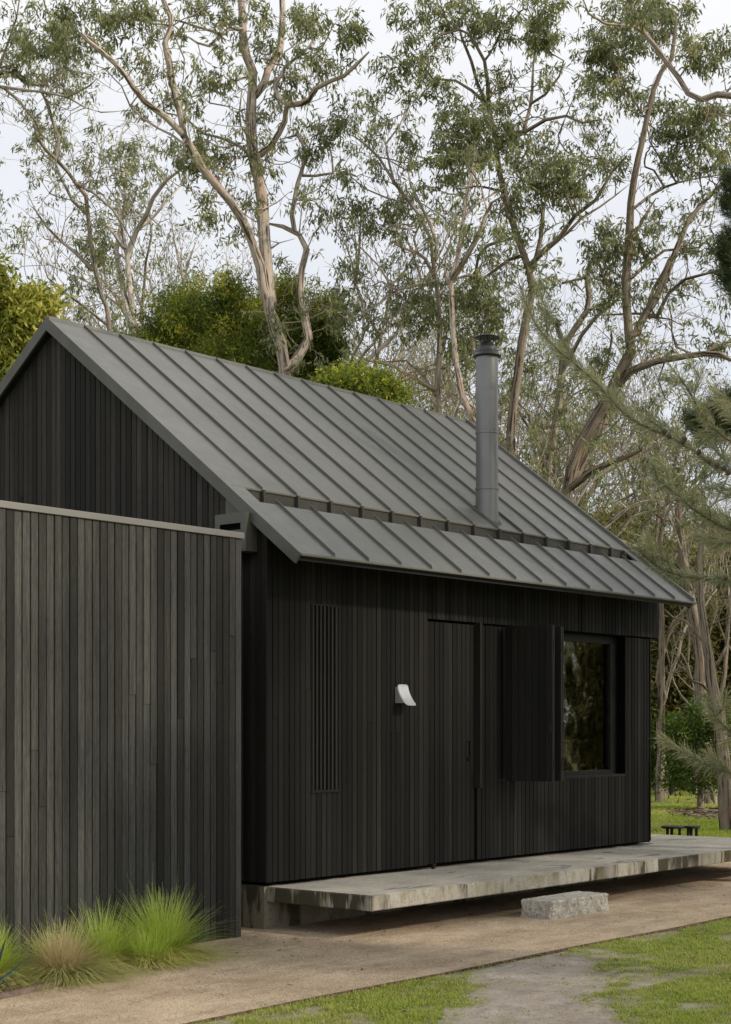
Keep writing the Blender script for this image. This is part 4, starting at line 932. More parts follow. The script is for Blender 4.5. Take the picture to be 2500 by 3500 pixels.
def where(px):
    for lim, s_ in ((0, 'just outside the left edge'), (110, 'at the far left edge above the yellow bush'), (200, 'above the roof apex'), (300, 'just right of the roof apex'), (450, 'between the roof apex and the paired grey trunks'), (600, 'behind the pale snapped gum'), (780, 'between the pale snapped gum and the pink gum'), (960, 'left of the pink forked trunk'), (1120, 'behind the pink forked trunk'), (1240, 'just right of the pink forked trunk'), (1400, 'above the small yellow green bush'), (1560, 'behind the straight trunk left of the flue'), (1680, 'directly behind the flue'), (1800, 'just right of the flue'), (1900, 'behind the upright grey trunk'), (2000, 'behind the thick dark forked trunk'), (2120, 'above the right slope of the roof'), (2260, 'above the low right corner of the roof'), (2400, 'beyond the far lawn'), (2480, 'at the right edge of the far lawn')):
        if px < lim: return s_
    return 'just outside the right edge'
kinds = ['bare twiggy grey gum', 'thin pale leaved pinkish gum', 'sparse leaved grey gum', 'slight bare pale gum']
seen = {}
for i, (px, d, k) in enumerate(BG):
    c = PROT[k][0]
    if PROT[k][1]: c = copy_tree(c)
    PROT[k][1] = True
    p = basept(px, d); s_ = rb.uniform(.85, 1.25); c.location = p.tolist(); c.rotation_euler = (0, 0, rb.uniform(0, 6.28)); c.scale = (s_, s_, s_)
    lab = 'distant %s %s' % (kinds[k], where(px)); seen[lab] = seen.get(lab, 0)+1
    tag(c, lab if seen[lab] == 1 else lab+', farther back', 'tree', 'distant gums in the woodland')
# ---------------------------------------------------------------- bushes
def bush(name, label, px, top, wpx, D, leafm, per, size, rad, seed, nb=60, group=None, barkm='bark_brown', tonef=None, droop=.3, cat='shrub', lobes=7, low=.22):
    """a bushy plant wpx wide whose top shows at photo row top"""
    bp = basept(px, D); t = empty(name, bp.tolist()); tag(t, label, cat, group); k = D/FPX
    H = (HOR-top)*k+CAM[2]-GZ; W = wpx*k/2; r = np.random.default_rng(seed); tr = Tree(seed, .35)
    tr.limb([bp-UP*.1, bp+UP*H*.2, bp+UP*H*.45+RT*.1], .05+H*.018, .03, attach=False)
    C = []; rr0 = W*.33; z = H-rr0*1.1; row = 0
    while z > H*low:
        m_ = max(2, int(round(lobes/2.6)))
        for u in np.linspace(-.72, .72, m_)+r.uniform(-.08, .08, m_)+(.12 if row % 2 else -.12):
            rr = rr0*r.uniform(.55, 1.2); hz = z-(abs(u)**2*W*.75 if row == 0 else 0)-r.uniform(-.1, .8)*rr0
            c = bp+RT*u*W+FW*r.uniform(-.7, .7)*W*(1-abs(u)*.5)+UP*max(hz, .4); nn_ = int(nb*1.3)
            v = r.normal(0, 1, (nn_, 3)); v /= np.linalg.norm(v, axis=1)[:, None]; v *= r.uniform(.3, 1.2, (nn_, 1))*(1+.25*r.normal(0, 1, (nn_, 1))); C.append(c+v*rr)
        z -= rr0*1.15; row += 1
    C = np.vstack(C); z0 = GZ+H*(low-.1); C[:, 2] = z0+(C[:, 2]-C[:, 2].min())/(C[:, 2].max()-C[:, 2].min())*(H+GZ-z0-rad*.5)
    C = C[C[:, 2] > GZ+.15]
    sel = r.random(len(C)) < .22; tr.spray(C[sel], 1, .3, False); tr.radii(); tr.skin('trunk', M[barkm], t)
    leaves_mesh('crown', C, per, rad, size[0], size[1], leafm, t, seed, droop=droop, tonef=tonef)
    return t
def topyel(seed, amt=.5, thr=.15):
    def f(p):
        v = np.array([mnoise.noise(Vector((q*1.6+seed).tolist())) for q in p[::4]]); v = np.repeat(v, 4)[:len(p)]
        return np.clip((v-thr+.15)*amt*2.2, -.15, .6)
    return f
random.seed(3)
bush('wattle_bush', 'large dark green feathery wattle bush behind the roof ridge left of the forked gum', 770, 880, 600, 29.5, M['wattle_leaf'], 30, (.10, .024), .27, 41, nb=90, tonef=topyel(1.), group='wattle bushes behind the roof', lobes=15)
bush('wattle_bush', 'dark green feathery wattle bush behind the roof ridge right of the forked gum', 1010, 910, 300, 30, M['wattle_leaf'], 30, (.10, .024), .25, 42, nb=80, tonef=topyel(5.), group='wattle bushes behind the roof', lobes=7)
bush('wattle_bush', 'small bright yellow green wattle bush peeping over the middle of the ridge', 1225, 1215, 270, 24, M['wattle_leaf'], 24, (.085, .022), .24, 43, nb=46, tonef=lambda p: np.full(len(p), .12), group='wattle bushes behind the roof', lobes=7)
bush('broad_leaf_bush', 'yellow green broad leaved bush at the far left beside the roof apex', -25, 870, 380, 21, M['broad_leaf'], 11, (.12, .042), .22, 44, nb=80, lobes=10, droop=0., tonef=topyel(2., .3, .1))
ub = [(1990, 1720, 260, 40, 'rounded olive green bush behind the low part of the roof slope'), (2130, 1700, 220, 44, 'olive green bush above the right roof slope'), (2290, 1820, 240, 38, 'olive bush over the lowest roof corner'), (2470, 1750, 260, 41, 'olive bush at the right edge above the platform'), (2270, 2080, 170, 47, 'dull green bush past the far wall corner'), (2380, 2060, 200, 43, 'dull green bush behind the brown trunk'), (2500, 2080, 200, 46, 'dull green bush at the picture edge behind the brown trunk'), (2590, 1900, 240, 40, 'olive bush just beyond the right picture edge'), (2240, 1900, 160, 52, 'tall olive bush farthest behind the cabin corner')]
for i, (px, top, wd, d, lab) in enumerate(ub):
    bush('understorey_bush', lab, px, top, wd, d, M['under_leaf'], 13, (.16, .05), .36, 60+i, nb=44, group='olive bushes in the woodland', lobes=12)
bush('green_shrub', 'fresh green leafy shrub on the lawn edge in front of the dark trunk', 2395, 2390, 210, 31, M['green_leaf'], 9, (.10, .04), .26, 80, nb=24, lobes=8, droop=0.)
bush('green_shrub', 'low fresh green shrub beyond the lawn next to the slim reddish trunk', 2300, 2440, 120, 37, M['green_leaf'], 18, (.12, .045), .2, 81, nb=45, lobes=8, droop=0.)
SAP = [(2238, 39, 'thin bare sapling against the far wall corner of the cabin'), (2275, 36, 'thin bare sapling between the slim reddish trunk and the green shrub'), (2330, 40, 'bare twiggy sapling behind the green shrub'), (2380, 37, 'thin bare sapling above the green shrub'), (2440, 41, 'bare sapling behind the brown rough barked gum'), (2480, 36, 'bare twiggy sapling at the picture edge'), (2160, 41, 'bare sapling behind the low roof slope'), (2300, 45, 'bare sapling deepest in the thicket')]
for i, (px, d, lab) in enumerate(SAP):
    c = copy_tree(PROT[(3, 0, 1)[i % 3]][0]); c.location = basept(px, d).tolist(); c.rotation_euler = (0, 0, i*1.3); c.scale = (.42, .42, .5) if i % 2 else (.5, .5, .46); tag(c, lab, 'sapling', 'saplings in the thicket right of the cabin')
sb = bush('small_tree', 'small round crowned tree on the front lawn opposite the clad wing', 1250, 1000, 300, 14, M['under_leaf'], 14, (.12, .045), .24, 95, nb=60, lobes=9, low=.55, cat='tree'); sb.location = (1.05, -6., GZ); sb.scale = (1.35, 1.35, 1.)
# far woodland closing the view behind everything: one uncountable mass
r = np.random.default_rng(90); n = 7000; ang = r.uniform(-1.15, 1.15, n); dist = r.uniform(62, 85, n); hh = r.uniform(0, 1, n)**.8*(5.+1.6*np.sin(ang*23)+1.2*np.sin(ang*57+1))
pw = np.stack([CAM[0]+dist*np.cos(YAW+ang), CAM[1]+dist*np.sin(YAW+ang), GZ+hh], 1)
wo = leaves_mesh('far_woodland', pw, 26, .9, .34, .13, M['under_leaf'], None, 91, droop=.2, org=(0, 0, 0)); tag(wo, kind='stuff', label='low dense far woodland closing off the view between the trunks', cat='woodland')
# ---------------------------------------------------------------- the pine on the right
def needles(name, pts, parent, mat, per_m=320, length=.15, width=.0045, seed=0, ang=.55):
    r = np.random.default_rng(seed); V = []; T = []; 
    for C in pts:
        C = catmull(C, .05); seg = np.diff(C, axis=0); L = np.linalg.norm(seg, axis=1); n = int(L.sum()*per_m)
        if n < 1: continue
        idx = r.choice(len(seg), n, p=L/L.sum()); p = C[idx]+seg[idx]*r.uniform(0, 1, (n, 1)); d = seg[idx]/L[idx][:, None]
        v = r.normal(0, 1, (n, 3)); v -= d*(v*d).sum(1)[:, None]; v /= np.linalg.norm(v, axis=1)[:, None]; a = r.normal(ang, .22, (n, 1)); q = d*np.cos(a)+v*np.sin(a)
        Ln = length*r.uniform(.6, 1.15, (n, 1)); s_ = np.cross(q, r.normal(0, 1, (n, 3))); s_ /= np.linalg.norm(s_, axis=1)[:, None]; mid = p+q*Ln*.55; e = p+q*Ln-UP*Ln*.12
        V.append(np.stack([p, mid+s_*width*.5, e, mid-s_*width*.5], 1).reshape(-1, 3)); base = r.uniform(.2, .8); T.append(np.clip(base+r.normal(0, .18, n), 0, 1))
    V = np.vstack(V)-np.array(parent.location); me = np_mesh(name, V, np.arange(len(V)).reshape(-1, 4), tone=np.concatenate(T)); return link(name, me, mat, parent)
DP = 15.6
pb = basept(2900, DP+.6); pine = empty('pine_tree', pb.tolist()); tag(pine, 'near pine with long grey green needles and small cones at the right edge', 'tree')
pt = Tree(51, .2); k_ = DP/FPX
tr_ids = pt.limb([pb-UP*.1, pb+UP*2+RT*.05, pb+UP*4.2-RT*.1, pb+UP*6.5], .13, .05, attach=False)
br = [([(2890, 1900), (2650, 1690), (2500, 1615), (2431, 1586), (2369, 1537), (2323, 1512), (2277, 1488), (2185, 1448), (2132, 1411), (2092, 1368), (2046, 1315), (2000, 1272), (1912, 1200), (1835, 1116), (1789, 1020)], 9, 2, -.3),
      ([(2890, 1760), (2650, 1580), (2500, 1510), (2415, 1445), (2370, 1361), (2338, 1309), (2300, 1265)], 6, 2, -.9),
      ([(2890, 1620), (2680, 1470), (2500, 1385), (2446, 1335)], 5, 2, .3),
      ([(2890, 2050), (2650, 1900), (2500, 1814), (2431, 1780), (2363, 1734), (2326, 1700), (2250, 1640), (2235, 1600)], 6, 2, -.8),
      ([(2890, 2150), (2650, 2010), (2500, 1988), (2400, 1977), (2338, 1971), (2262, 1946), (2205, 1900), (2185, 1872)], 6, 2, -.5),
      ([(2890, 2500), (2700, 2440), (2580, 2540), (2500, 2505), (2446, 2449), (2425, 2405), (2408, 2380)], 5, 1.5, -.6),
      ([(2890, 2600), (2650, 2690), (2500, 2649), (2446, 2625), (2411, 2610), (2369, 2589), (2325, 2562)], 5, 1.5, -.3),
      ([(2890, 1850), (2700, 1760), (2560, 1700), (2480, 1690), (2420, 1660)], 5, 2, .5),
      ([(2890, 1980), (2700, 1880), (2560, 1850), (2450, 1860), (2400, 1830)], 5, 2, .7)]
sp = []
for bi, (pts, a, b_, dd) in enumerate(br):
    j = pt.nearest(at(pts[0][0], pts[0][1], DP)); m = len(pts); W = [pt.P[j]]+[at(x, y, DP+.3*(1-k/(m-1))+dd*(k/(m-1))) for k, (x, y) in enumerate(pts)][1:]
    pt.limb(W, a*k_, b_*k_, wob=.1); C = catmull(W, .12); q = len(C); sp.append(C[int(q*.25):])
    for s_ in np.linspace(.22, .96, int(q*.42)):       # side twigs
        i = int(s_*(q-2)); d = C[i+1]-C[i]; d /= np.linalg.norm(d); v = pt.rng.normal(0, 1, 3); v[2] = abs(v[2])*.6; v -= d*(v@d); v /= np.linalg.norm(v); L = pt.rng.uniform(.22, .5)
        e = [C[i], C[i]+(d*.75+v*.6)*L*.5, C[i]+(d*.85+v*.5)*L+UP*.04*L]; pt.limb(e, 2*k_, 1*k_, wob=.1); sp.append(np.array(e))
pt.radii(); pt.skin('trunk', M['bark_brown'], pine)
needles('needles', sp, pine, M['needle'], 520, .17, .0058, 52)
def cone(p, r_, par):
    V, F = [], []; n = 9; m = 8
    for i in range(m+1):
        t = i/m; rr = r_*math.sin(PI*(.08+.86*t))**.8
        for j in range(n): kk = 1+.22*((i+j) % 2); V.append(p+np.array([rr*kk*math.cos(2*PI*j/n), rr*kk*math.sin(2*PI*j/n), -r_*2.6*t]))
    for i in range(m):
        for j in range(n): F.append((i*n+j, i*n+(j+1) % n, (i+1)*n+(j+1) % n, (i+1)*n+j))
    me = np_mesh('cone', np.array(V)-np.array(par.location), np.array(F), tone=np.full(len(F), .3)); link('cone', me, M['bark_brown'], par)
for x, y in ((2272, 1465), (2288, 1480), (2335, 1500), (2390, 1535), (2425, 1568), (2452, 1580), (2476, 1590), (2490, 1605), (2455, 1962), (2482, 1966), (2458, 1996), (2340, 1490)): cone(at(x, y, DP-.1), .022, pine)
# darker pine farther back
D2 = 21.; p2 = basept(2640, D2); pin2 = empty('pine_tree', p2.tolist()); tag(pin2, 'dark green dense pine standing farther back at the right edge', 'tree')
pt2 = Tree(55, .3); pt2.limb([p2-UP*.1, p2+UP*3, p2+UP*6, p2+UP*9], .16, .04, attach=False); S2 = []; rr = pt2.rng
for (x, y, rx, ry) in ((2492, 700, 26, 40), (2500, 630, 22, 30), (2478, 880, 30, 28), (2490, 930, 34, 30), (2505, 990, 28, 26), (2500, 820, 26, 26), (2530, 640, 30, 40), (2535, 760, 25, 40), (2450, 1440, 60, 40), (2390, 1450, 50, 35), (2480, 1390, 50, 40), (2430, 1500, 50, 25), (2520, 1450, 60, 60)):
    for c in ellip((x, y), rx, ry, D2, int(rx*ry/60), rr): 
        e = pt2.connect(c); d = c-p2; d[2] = abs(d[2])*.2; d /= np.linalg.norm(d); d = d+rr.normal(0, .5, 3); d /= np.linalg.norm(d); S2.append(np.array([c-d*.12, c+d*.16+UP*.03]))
pt2.radii(); pt2.skin('trunk', M['bark_brown'], pin2); needles('needles', S2, pin2, M['dark_needle'], 420, .11, .007, 56, .8)
# trees and bushes on the camera side of the garden: they shade the cabin and show in its window
sh = wild(71, 15, .05, 6, .22, .45, .95); sh.radii(.012, .36); shade = empty('shade_gum'); sh.skin('trunk', M['bark_grey'], shade, kmax=7)
leaves_mesh('crown', sh.leafpos, 26, .5, .16, .05, M['gum_leaf'], shade, 72)
SH = [(1.5, -7.2, 1.2, .50, 'smallest leafy gum on the front lawn, facing the clad wing'), (8.3, -15.2, 3.1, 1., 'leafy gum on the front lawn nearest the platform'), (4.5, -24, 0.4, 1.1, 'leafy gum on the lawn facing the cabin, straight out from the clad wing'), (10.5, -14, 2., 1.05, 'leafy gum on the lawn mirrored in the window glass'), (15.5, -9.5, 4., .95, 'leafy gum beyond the platform end, mirrored in the window glass'), (-3, -21, 1., 1.1, 'leafy gum behind the viewer on the lawn'), (21, -14, 5., 1.1, 'leafy gum farthest out on the front lawn')]
for i, (x, y, rz_, s_, lab) in enumerate(SH):
    c = shade if i == 0 else copy_tree(shade); c.location = (x, y, GZ); c.rotation_euler = (0, 0, rz_); c.scale = (s_,)*3; tag(c, lab, 'tree', 'gums on the front lawn')
for i, (x, y, sc_, lab) in enumerate(((17, -15, 1., 'olive bush on the front lawn near the platform end'), (24, -9, 1.2, 'olive bush on the front lawn well beyond the platform'), (12, -21, 1.1, 'olive bush far out on the front lawn'), (27, -18, 1.4, 'largest olive bush on the front lawn'), (14.5, -7.6, 1., 'olive bush nearest the platform end on the front lawn'), (16.5, -10.5, 1.2, 'olive bush between the nearest and the farther ones on the front lawn'), (19.5, -8.4, 1.2, 'olive bush level with the platform on the front lawn'))):
    src = [o for o in COL.objects if o.name.startswith('understorey_bush')][i]; c = copy_tree(src); c.location = (x, y, GZ); c.scale = (sc_*.8,)*3; tag(c, lab, 'shrub', 'olive bushes on the front lawn')
# ================================================================== ground, lawn, path, bed
def inpoly(P, poly):
    poly = np.array(poly); x, y = P[:, 0], P[:, 1]; c = np.zeros(len(P), bool); j = len(poly)-1
    for i in range(len(poly)):
        xi, yi = poly[i]; xj, yj = poly[j]; c ^= ((yi > y) != (yj > y)) & (x < (xj-xi)*(y-yi)/(yj-yi+1e-12)+xi); j = i
    return c
EDGE = -2.43
def pxpoly(L): return [ground_at(x, y)[:2] for x, y in L]
dirt1 = np.array(pxpoly([(1600, 3325), (1700, 3295), (1850, 3262), (1905, 3242), (2060, 3255), (2020, 3300), (2085, 3330), (2260, 3310), (2230, 3340), (2080, 3352), (2060, 3385), (1990, 3405), (2090, 3430), (2110, 3470), (2180, 3500), (2190, 3560), (1560, 3600), (1500, 3480), (1520, 3440), (1600, 3415), (1660, 3385)]))
def vnoise(P, s, seed): return np.array([mnoise.noise(Vector((p[0]*s+seed, p[1]*s-seed, seed*.37))) for p in P])
def bareness(P):
    """0 grass .. 1 bare earth"""
    b = np.zeros(len(P)); near = (P[:, 0] > -6) & (P[:, 0] < 12) & (P[:, 1] < -2) & (P[:, 1] > -9); idx = np.where(near)[0]
    n1 = np.array([mnoise.fractal(Vector((P[i, 0]*1.3+4, P[i, 1]*2.6, 2.)), 1., 2., 5) for i in idx]) if len(idx) else np.zeros(0)
    Q = P[idx]+np.stack([n1*.6, n1*.4], 1) if len(idx) else P[:0]
    ring_ = sum(inpoly(Q+np.array([math.cos(a_)*.13, math.sin(a_)*.10]), dirt1)*1. for a_ in np.arange(8)*.785)/8
    ring_ = ring_*.6+inpoly(Q, dirt1)*.4
    b[idx] = np.maximum(ring_, np.clip((n1-.12)*1.7, 0, .62)); return b
def grid_sheet(x0, x1, y0, y1, st, z, amp=0.):
    nx, ny = int((x1-x0)/st)+1, int((y1-y0)/st)+1; X, Y = np.meshgrid(np.linspace(x0, x1, nx), np.linspace(y0, y1, ny), indexing='ij'); P2 = np.stack([X.ravel(), Y.ravel()], 1)
    Z = np.full(len(P2), z)+(amp*vnoise(P2, 1.7, 3.)+amp*.4*vnoise(P2, 6., 1.) if amp else 0)
    i = (np.arange(nx-1)[:, None]*ny+np.arange(ny-1)[None]).ravel(); return P2, np.column_stack([P2, Z]), np.stack([i, i+ny, i+ny+1, i+1], 1)
# the ground, out to the horizon
V = [(-900, -900, GZ-.03), (900, -900, GZ-.03), (900, 900, GZ-.03), (-900, 900, GZ-.03)]
g = link('ground', np_mesh('ground', V, [(0, 1, 2, 3)], tone=[.12]), M['lawn']); tag(g, kind='structure')
P2, V3, F3 = grid_sheet(-8, 12, -9, EDGE, .05, GZ-.004, .008); tn = bareness(P2)
g = link('lawn', np_mesh('lawn', V3, F3, tone=tn, tonedom='POINT'), M['lawn'], None, True); tag(g, kind='structure')
P2, V3, F3 = grid_sheet(7.2, 60, EDGE, 34, .5, GZ-.008, .01); nn = vnoise(P2, .35, 9.)
g = link('far_lawn', np_mesh('far_lawn', V3, F3, tone=np.clip(nn*1.2, 0, .5), tonedom='POINT'), M['lawn'], None, True); tag(g, kind='structure')
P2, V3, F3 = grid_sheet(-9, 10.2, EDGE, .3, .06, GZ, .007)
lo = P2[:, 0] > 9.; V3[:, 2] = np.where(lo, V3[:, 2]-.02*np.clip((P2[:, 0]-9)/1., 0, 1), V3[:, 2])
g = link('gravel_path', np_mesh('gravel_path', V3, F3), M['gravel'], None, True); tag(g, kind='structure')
# planting bed with its edging
bed = [(-6, -1.33), (-3.31, -.965), (-2.5, -.80), (-1.92, -.83), (-1.55, -.72), (-1.25, -.5), (-1.15, -.16), (-6, -.16)]
b = MB(); b.poly([(x, y, GZ+.014) for x, y in bed]); g = b.build('planting_bed', M['mulch']); tag(g, kind='structure')
E = catmull([(-6, -1.37, 0), (-4.6, -1.18, 0), (-3.31, -.985, 0), (-2.5, -.82, 0), (-1.92, -.85, 0)], .1)[:, :2]; b = MB()
for i in range(len(E)-1):
    (xa, ya), (xb, yb) = E[i], E[i+1]; b.hexa([(xa, ya-.018, GZ-.02), (xb, yb-.018, GZ-.02), (xb, yb+.018, GZ-.02), (xa, ya+.018, GZ-.02), (xa, ya-.018, GZ+.028), (xb, yb-.018, GZ+.028), (xb, yb+.018, GZ+.028), (xa, ya+.018, GZ+.028)], .5)
tag(b.build('bed_edging', M['edging']), 'low rusty brown edging strip curving in front of the tussock grasses', 'edging')
b = MB(); q = random.Random(5); x = -8
while x < 9: 
    x1 = x+.3; dy = .012*math.sin(x*2.3); dy1 = .012*math.sin(x1*2.3); b.hexa([(x, EDGE-.006+dy, GZ-.04), (x1, EDGE-.006+dy1, GZ-.04), (x1, EDGE+.006+dy1, GZ-.04), (x, EDGE+.006+dy, GZ-.04), (x, EDGE-.006+dy, GZ+.014), (x1, EDGE-.006+dy1, GZ+.014), (x1, EDGE+.006+dy1, GZ+.014), (x, EDGE+.006+dy, GZ+.014)]); x = x1
tag(b.build('path_edging', M['mulch']), 'thin dark edging strip between the gravel path and the worn lawn', 'edging')
# grass blades --------------------------------------------------------------
def blades(name, P, H, W, mat, seed, lean=.5, parent=None, segs=2, dirs=None, org=(0, 0, 0), tone=None):
    r = np.random.default_rng(seed); n = len(P); a = r.uniform(0, 2*PI, n) if dirs is None else dirs; dx = np.stack([np.cos(a), np.sin(a), np.zeros(n)], 1); s_ = np.stack([-np.sin(a), np.cos(a), np.zeros(n)], 1)
    H = H*np.ones(n); W = W*np.ones(n); ln = (lean*r.uniform(.2, 1.2, n) if np.isscalar(lean) else lean); rows = []; tips = []
    for k in range(segs+1):
        t = k/segs; c = P+dx*(H*ln*t*t)[:, None]+UP*(H*(t-.35*ln*t*t))[:, None]; wv = s_*(W*(1-t**1.5)*.5+W*.04)[:, None]; rows += [c-wv, c+wv]; tips += [np.full(n, t)]*2
    V = np.stack(rows, 1).reshape(-1, 3)-np.array(org); T = np.stack(tips, 1).ravel(); m = 2*(segs+1); base = np.arange(n)[:, None]*m
    F = np.concatenate([np.stack([base[:, 0]+2*k, base[:, 0]+2*k+1, base[:, 0]+2*k+3, base[:, 0]+2*k+2], 1) for k in range(segs)])
    tn = r.uniform(0, 1, n) if tone is None else tone
    me = np_mesh(name, V, F, tone=np.tile(tn, segs), col=T); return link(name, me, mat, parent)
r = np.random.default_rng(77); N_ = 420000
X_ = r.uniform(-250, 2800, N_); Y_ = r.uniform(2950, 3900, N_); dd = (CAM[2]-GZ)*FPX/(Y_-HOR); gp = CAM+(FW[None]+RT[None]*((X_-1250)/FPX)[:, None])*dd[:, None]; gp[:, 2] = GZ-.004
ok = (gp[:, 1] < EDGE-.005) & (gp[:, 1] > -9); gp = gp[ok]; dd = dd[ok]; bn = bareness(gp[:, :2]); edge = np.exp(-(EDGE-gp[:, 1])/.12)*.0
tuft = np.array([mnoise.noise(Vector((p[0]*7, p[1]*7, 4.))) for p in gp]); keep = r.uniform(0, 1, len(gp)) < np.clip(1.05-bn*1.15+tuft*.75, .02, 1); gp = gp[keep]; tuft = tuft[keep]; bn = bn[keep]; print('blades', len(gp))
big = r.uniform(0, 1, len(gp))**4
o = blades('lawn_grass', gp, (.013+.012*np.clip(tuft+.3, 0, 1)+.026*big)*(1-.45*np.clip(bn, 0, 1)), .0035+.002*r.uniform(0, 1, len(gp)), M['blade'], 78, .8, tone=np.clip(r.uniform(0, .85, len(gp))+bn*.25+.25*vnoise(gp, 1.3, 6.), 0, 1)); tag(o, kind='stuff', label='short green lawn grass beside the gravel path', cat='grass')
N_ = 90000; X_ = r.uniform(2150, 2800, N_); Y_ = r.uniform(2655, 2930, N_); dd = (CAM[2]-GZ)*FPX/(Y_-HOR); gp = CAM+(FW[None]+RT[None]*((X_-1250)/FPX)[:, None])*dd[:, None]; gp[:, 2] = GZ-.004
ok = ((gp[:, 0] > 10.1) | ((gp[:, 1] > .3) & (gp[:, 0] > 7.5))); tuft = vnoise(gp, 1.2, 2.); ok &= ~(np.hypot(((gp-ground_at(2500, 2785))@RT)/.95, ((gp-ground_at(2500, 2785))@FW)/1.9) < 1); ok &= r.uniform(0, 1, len(gp)) < .75+tuft; gp = gp[ok]; dd = dd[ok]
o = blades('far_grass', gp, .035+.03*r.uniform(0, 1, len(gp)), .012, M['blade'], 79, .6, tone=np.clip(.35+.9*vnoise(gp, .5, 8.)+r.normal(0, .15, len(gp)), 0, 1)); tag(o, kind='stuff', label='mown grass between the cabin and the woodland', cat='grass')
# mulch patch under the near trunk
b = MB(); c = ground_at(2500, 2785); m_ = 26
b.poly([tuple(c+RT*1.0*math.cos(2*PI*i/m_)*(1+.15*math.sin(i*3.1))+FW*2.0*math.sin(2*PI*i/m_)*(1+.1*math.sin(i*2.3))+UP*.006) for i in range(m_)]); g = b.build('mulch_ground', M['mulch']); tag(g, kind='structure')
# fallen leaves and bark flakes --------------------------------------------
def litter(name, n, fn, seed, L=(.02, .07), kind_label=None):
    r = np.random.default_rng(seed); P = fn(r, n); n = len(P); a = r.uniform(0, 2*PI, n); ln = r.uniform(*L, n); w_ = ln*r.uniform(.18, .4, n); d = np.stack([np.cos(a), np.sin(a), r.normal(0, .12, n)], 1); s_ = np.stack([-np.sin(a), np.cos(a), r.normal(0, .25, n)], 1); P = P+UP*.009
    V = np.stack([P, P+d*(ln*.5)[:, None]+s_*(w_*.5)[:, None]+UP*.004, P+d*ln[:, None], P+d*(ln*.5)[:, None]-s_*(w_*.5)[:, None]+UP*.002], 1).reshape(-1, 3)
    o = link(name, np_mesh(name, V, np.arange(4*n).reshape(-1, 4), tone=r.uniform(0, 1, n)), M['litter']); tag(o, kind='stuff', label=kind_label, cat='leaf litter'); return o
def fn(r, n):
    P = np.column_stack([r.uniform(-5, 8, n), r.uniform(-6, -.1, n), np.full(n, GZ)]); keep = r.uniform(0, 1, n) < np.where(P[:, 1] > -1.1, .9, np.where(P[:, 1] > EDGE, .16, .5)); return P[keep]
litter('leaf_litter', 2200, fn, 5, (.012, .06), 'scattered dry leaves and bark flakes on the path and lawn')
litter('mulch_litter', 3500, lambda r, n: (lambda a, q: ground_at(2500, 2785)+RT*(1.05*q*np.cos(a))[:, None]+FW*(2.1*q*np.sin(a))[:, None]+UP*.01)(r.uniform(0, 2*PI, n), r.uniform(0, 1, n)**.5), 6, (.06, .2), 'strips of bark mulch under the trunk at the right edge')
def fn2(r, n):
    P = np.column_stack([r.uniform(-5, -1.2, n), r.uniform(-1.3, -.15, n), np.full(n, GZ+.016)]); return P[inpoly(P[:, :2], bed)]
litter('bed_litter', 2500, fn2, 7, (.02, .07), 'dry leaves lying in the planting bed')
# small stones on the gravel
r = np.random.default_rng(15); n = 6000; P = np.column_stack([r.uniform(-5, 9, n), r.uniform(EDGE, -.1, n), np.full(n, GZ+.002)]); s_ = r.uniform(.003, .009, n); a = r.uniform(0, 6.28, n)
V = np.stack([P+np.stack([np.cos(a+k*2.1)*s_, np.sin(a+k*2.1)*s_, 0*s_], 1) for k in range(3)]+[P+UP*(s_*.9)[:, None]], 1).reshape(-1, 3); i = np.arange(n)[:, None]*4
F = np.concatenate([i+np.array([[0, 1, 3]]), i+np.array([[1, 2, 3]]), i+np.array([[2, 0, 3]])]); o = link('loose_gravel', np_mesh('loose_gravel', V, F), M['gravel']); tag(o, kind='stuff', label='loose granite grit on the path', cat='gravel')
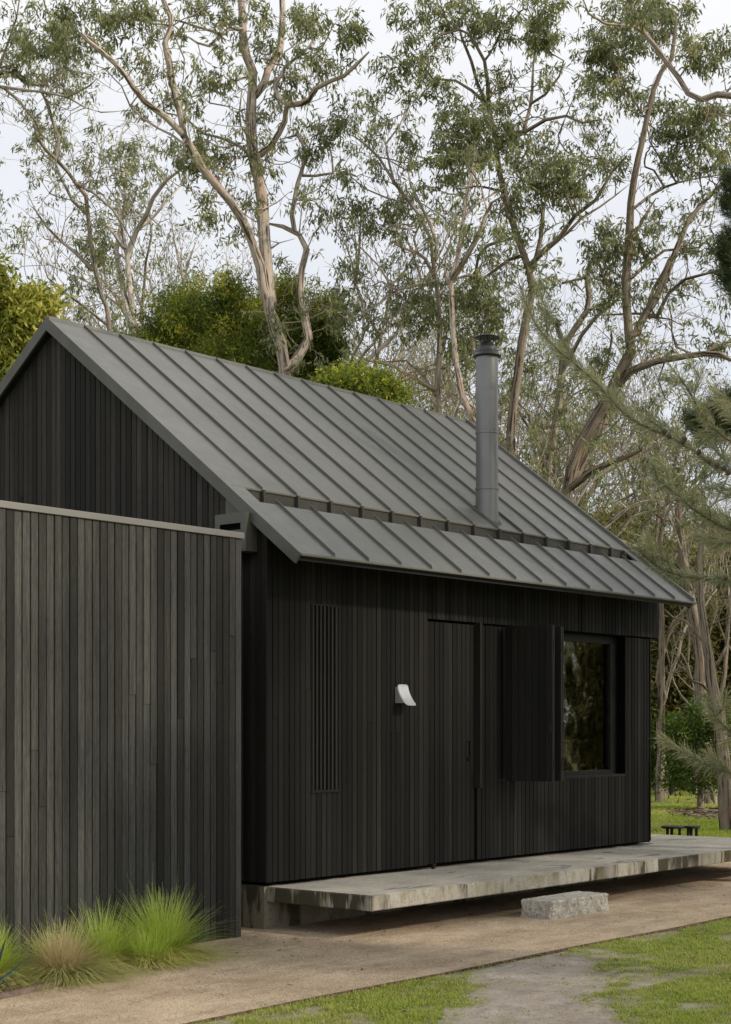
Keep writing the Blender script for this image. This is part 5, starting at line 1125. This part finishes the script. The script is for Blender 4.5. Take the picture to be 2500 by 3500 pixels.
# tussock grasses -----------------------------------------------------------
def tussock(label, x, y, R_, H_, mat, seed, n=2200, skirt=.35):
    t = empty('tussock_grass', (x, y, GZ)); tag(t, label, 'grass tussock', 'tussock grasses in front of the clad wing'); r = np.random.default_rng(seed); a = r.uniform(0, 2*PI, n); q = r.uniform(0, 1, n)**.6
    P = np.column_stack([x+np.cos(a)*q*.09, y+np.sin(a)*q*.09, np.full(n, GZ+.01)]); low = r.uniform(0, 1, n) < skirt
    th = np.where(low, r.uniform(.9, 1.5, n), np.abs(r.normal(0, .8, n)).clip(0, 1.4)); L = np.where(low, R_*r.uniform(.4, 1.1, n), H_*r.uniform(.4, 1.12, n)*(1+.18*(r.uniform(0, 1, n) > .93))); dr = np.where(low, r.uniform(.55, 1.0, n), r.uniform(.1, .75, n)*(.4+th))
    an = a+r.normal(0, .45, n); dx = np.stack([np.cos(an), np.sin(an), np.zeros(n)], 1); s_ = np.stack([-np.sin(an), np.cos(an), np.zeros(n)], 1); sd = r.normal(0, .10, n); sg = 7; rows, tp = [], []
    for k in range(sg+1):
        tt = k/sg; h = L*(tt*np.cos(th)+.22*low*tt-dr*tt**2*.75); h = np.maximum(h, .002+.02*r.uniform(0, 1, n)*tt); o_ = L*(tt*np.sin(th)+dr*.45*tt**2); c = P+dx*o_[:, None]+s_*(sd*L*tt*tt)[:, None]+UP*h[:, None]
        wv = s_*(.0034*(1-tt**2)*.5+.0004); rows += [c-wv, c+wv]; tp += [np.full(n, tt)]*2
    V = np.stack(rows, 1).reshape(-1, 3); V[:, 1] = np.minimum(V[:, 1], -.155); V = V-np.array([x, y, GZ]); T = np.stack(tp, 1).ravel(); m = 2*(sg+1); b0 = np.arange(n)*m
    F = np.concatenate([np.stack([b0+2*k, b0+2*k+1, b0+2*k+3, b0+2*k+2], 1) for k in range(sg)]); tn = np.where(low, r.uniform(.72, 1, n), r.uniform(0, .72, n))
    link('blades', np_mesh('blades', V, F, tone=np.tile(tn, sg), col=T), mat, t)
tussock('biggest bright green tussock, nearest the open end of the clad wing', -1.60, -.52, .32, .52, M['tuss_green'], 1, 2600, .36)
tussock('bright green tussock between the biggest one and the straw coloured one', -2.12, -.50, .32, .44, M['tuss_green'], 2, 1800, .38)
tussock('dry straw coloured tussock spilling over the edging', -2.62, -.70, .44, .40, M['tuss_straw'], 3, 2500, .5)
tussock('low green tuft squeezed between the biggest tussock and its neighbour', -1.88, -.66, .28, .30, M['tuss_green'], 9, 1300, .45)
tussock('low green tuft behind the straw coloured tussock', -2.40, -.40, .28, .34, M['tuss_green'], 10, 1400, .3)
tussock('bright green tussock at the left picture edge behind the sword leaves', -2.98, -.42, .36, .40, M['tuss_green'], 4, 2300, .35)
tussock('green tussock half cut off by the left picture edge', -3.5, -.5, .30, .34, M['tuss_green'], 6, 1600)
# sword leaved plant
sw = empty('sword_leaf_plant', (-3.27, -.80, GZ)); tag(sw, 'blue green sword leaved plant at the lower left picture edge', 'plant'); r = np.random.default_rng(8)
for k in range(26):
    a = r.uniform(0, 2*PI); tilt = r.uniform(.25, 1.25); L = r.uniform(.28, .40); d = np.array([math.cos(a)*math.sin(tilt), math.sin(a)*math.sin(tilt), math.cos(tilt)]); s_ = np.array([-math.sin(a), math.cos(a), 0]); u_ = np.cross(d, s_); V, F = [], []
    for i in range(7):
        t_ = i/6; w_ = .017*(math.sin(PI*min(1, .25+t_*.75)))**.7+.0008; c = d*L*t_-UP*.06*t_*t_*math.sin(tilt)+UP*.03; V += [c-s_*w_+u_*w_*-.35, c, c+s_*w_+u_*w_*-.35]
    for i in range(6):
        for j in range(2): F.append((i*3+j, i*3+j+1, i*3+j+4, i*3+j+3))
    link('leaf', np_mesh('leaf', np.array(V), F), M['sword'], sw, True)
# small stem plants on the far lawn
print('objects', len(bpy.data.objects), 'polys', sum(len(o.data.polygons) for o in bpy.data.objects if o.type == 'MESH'))
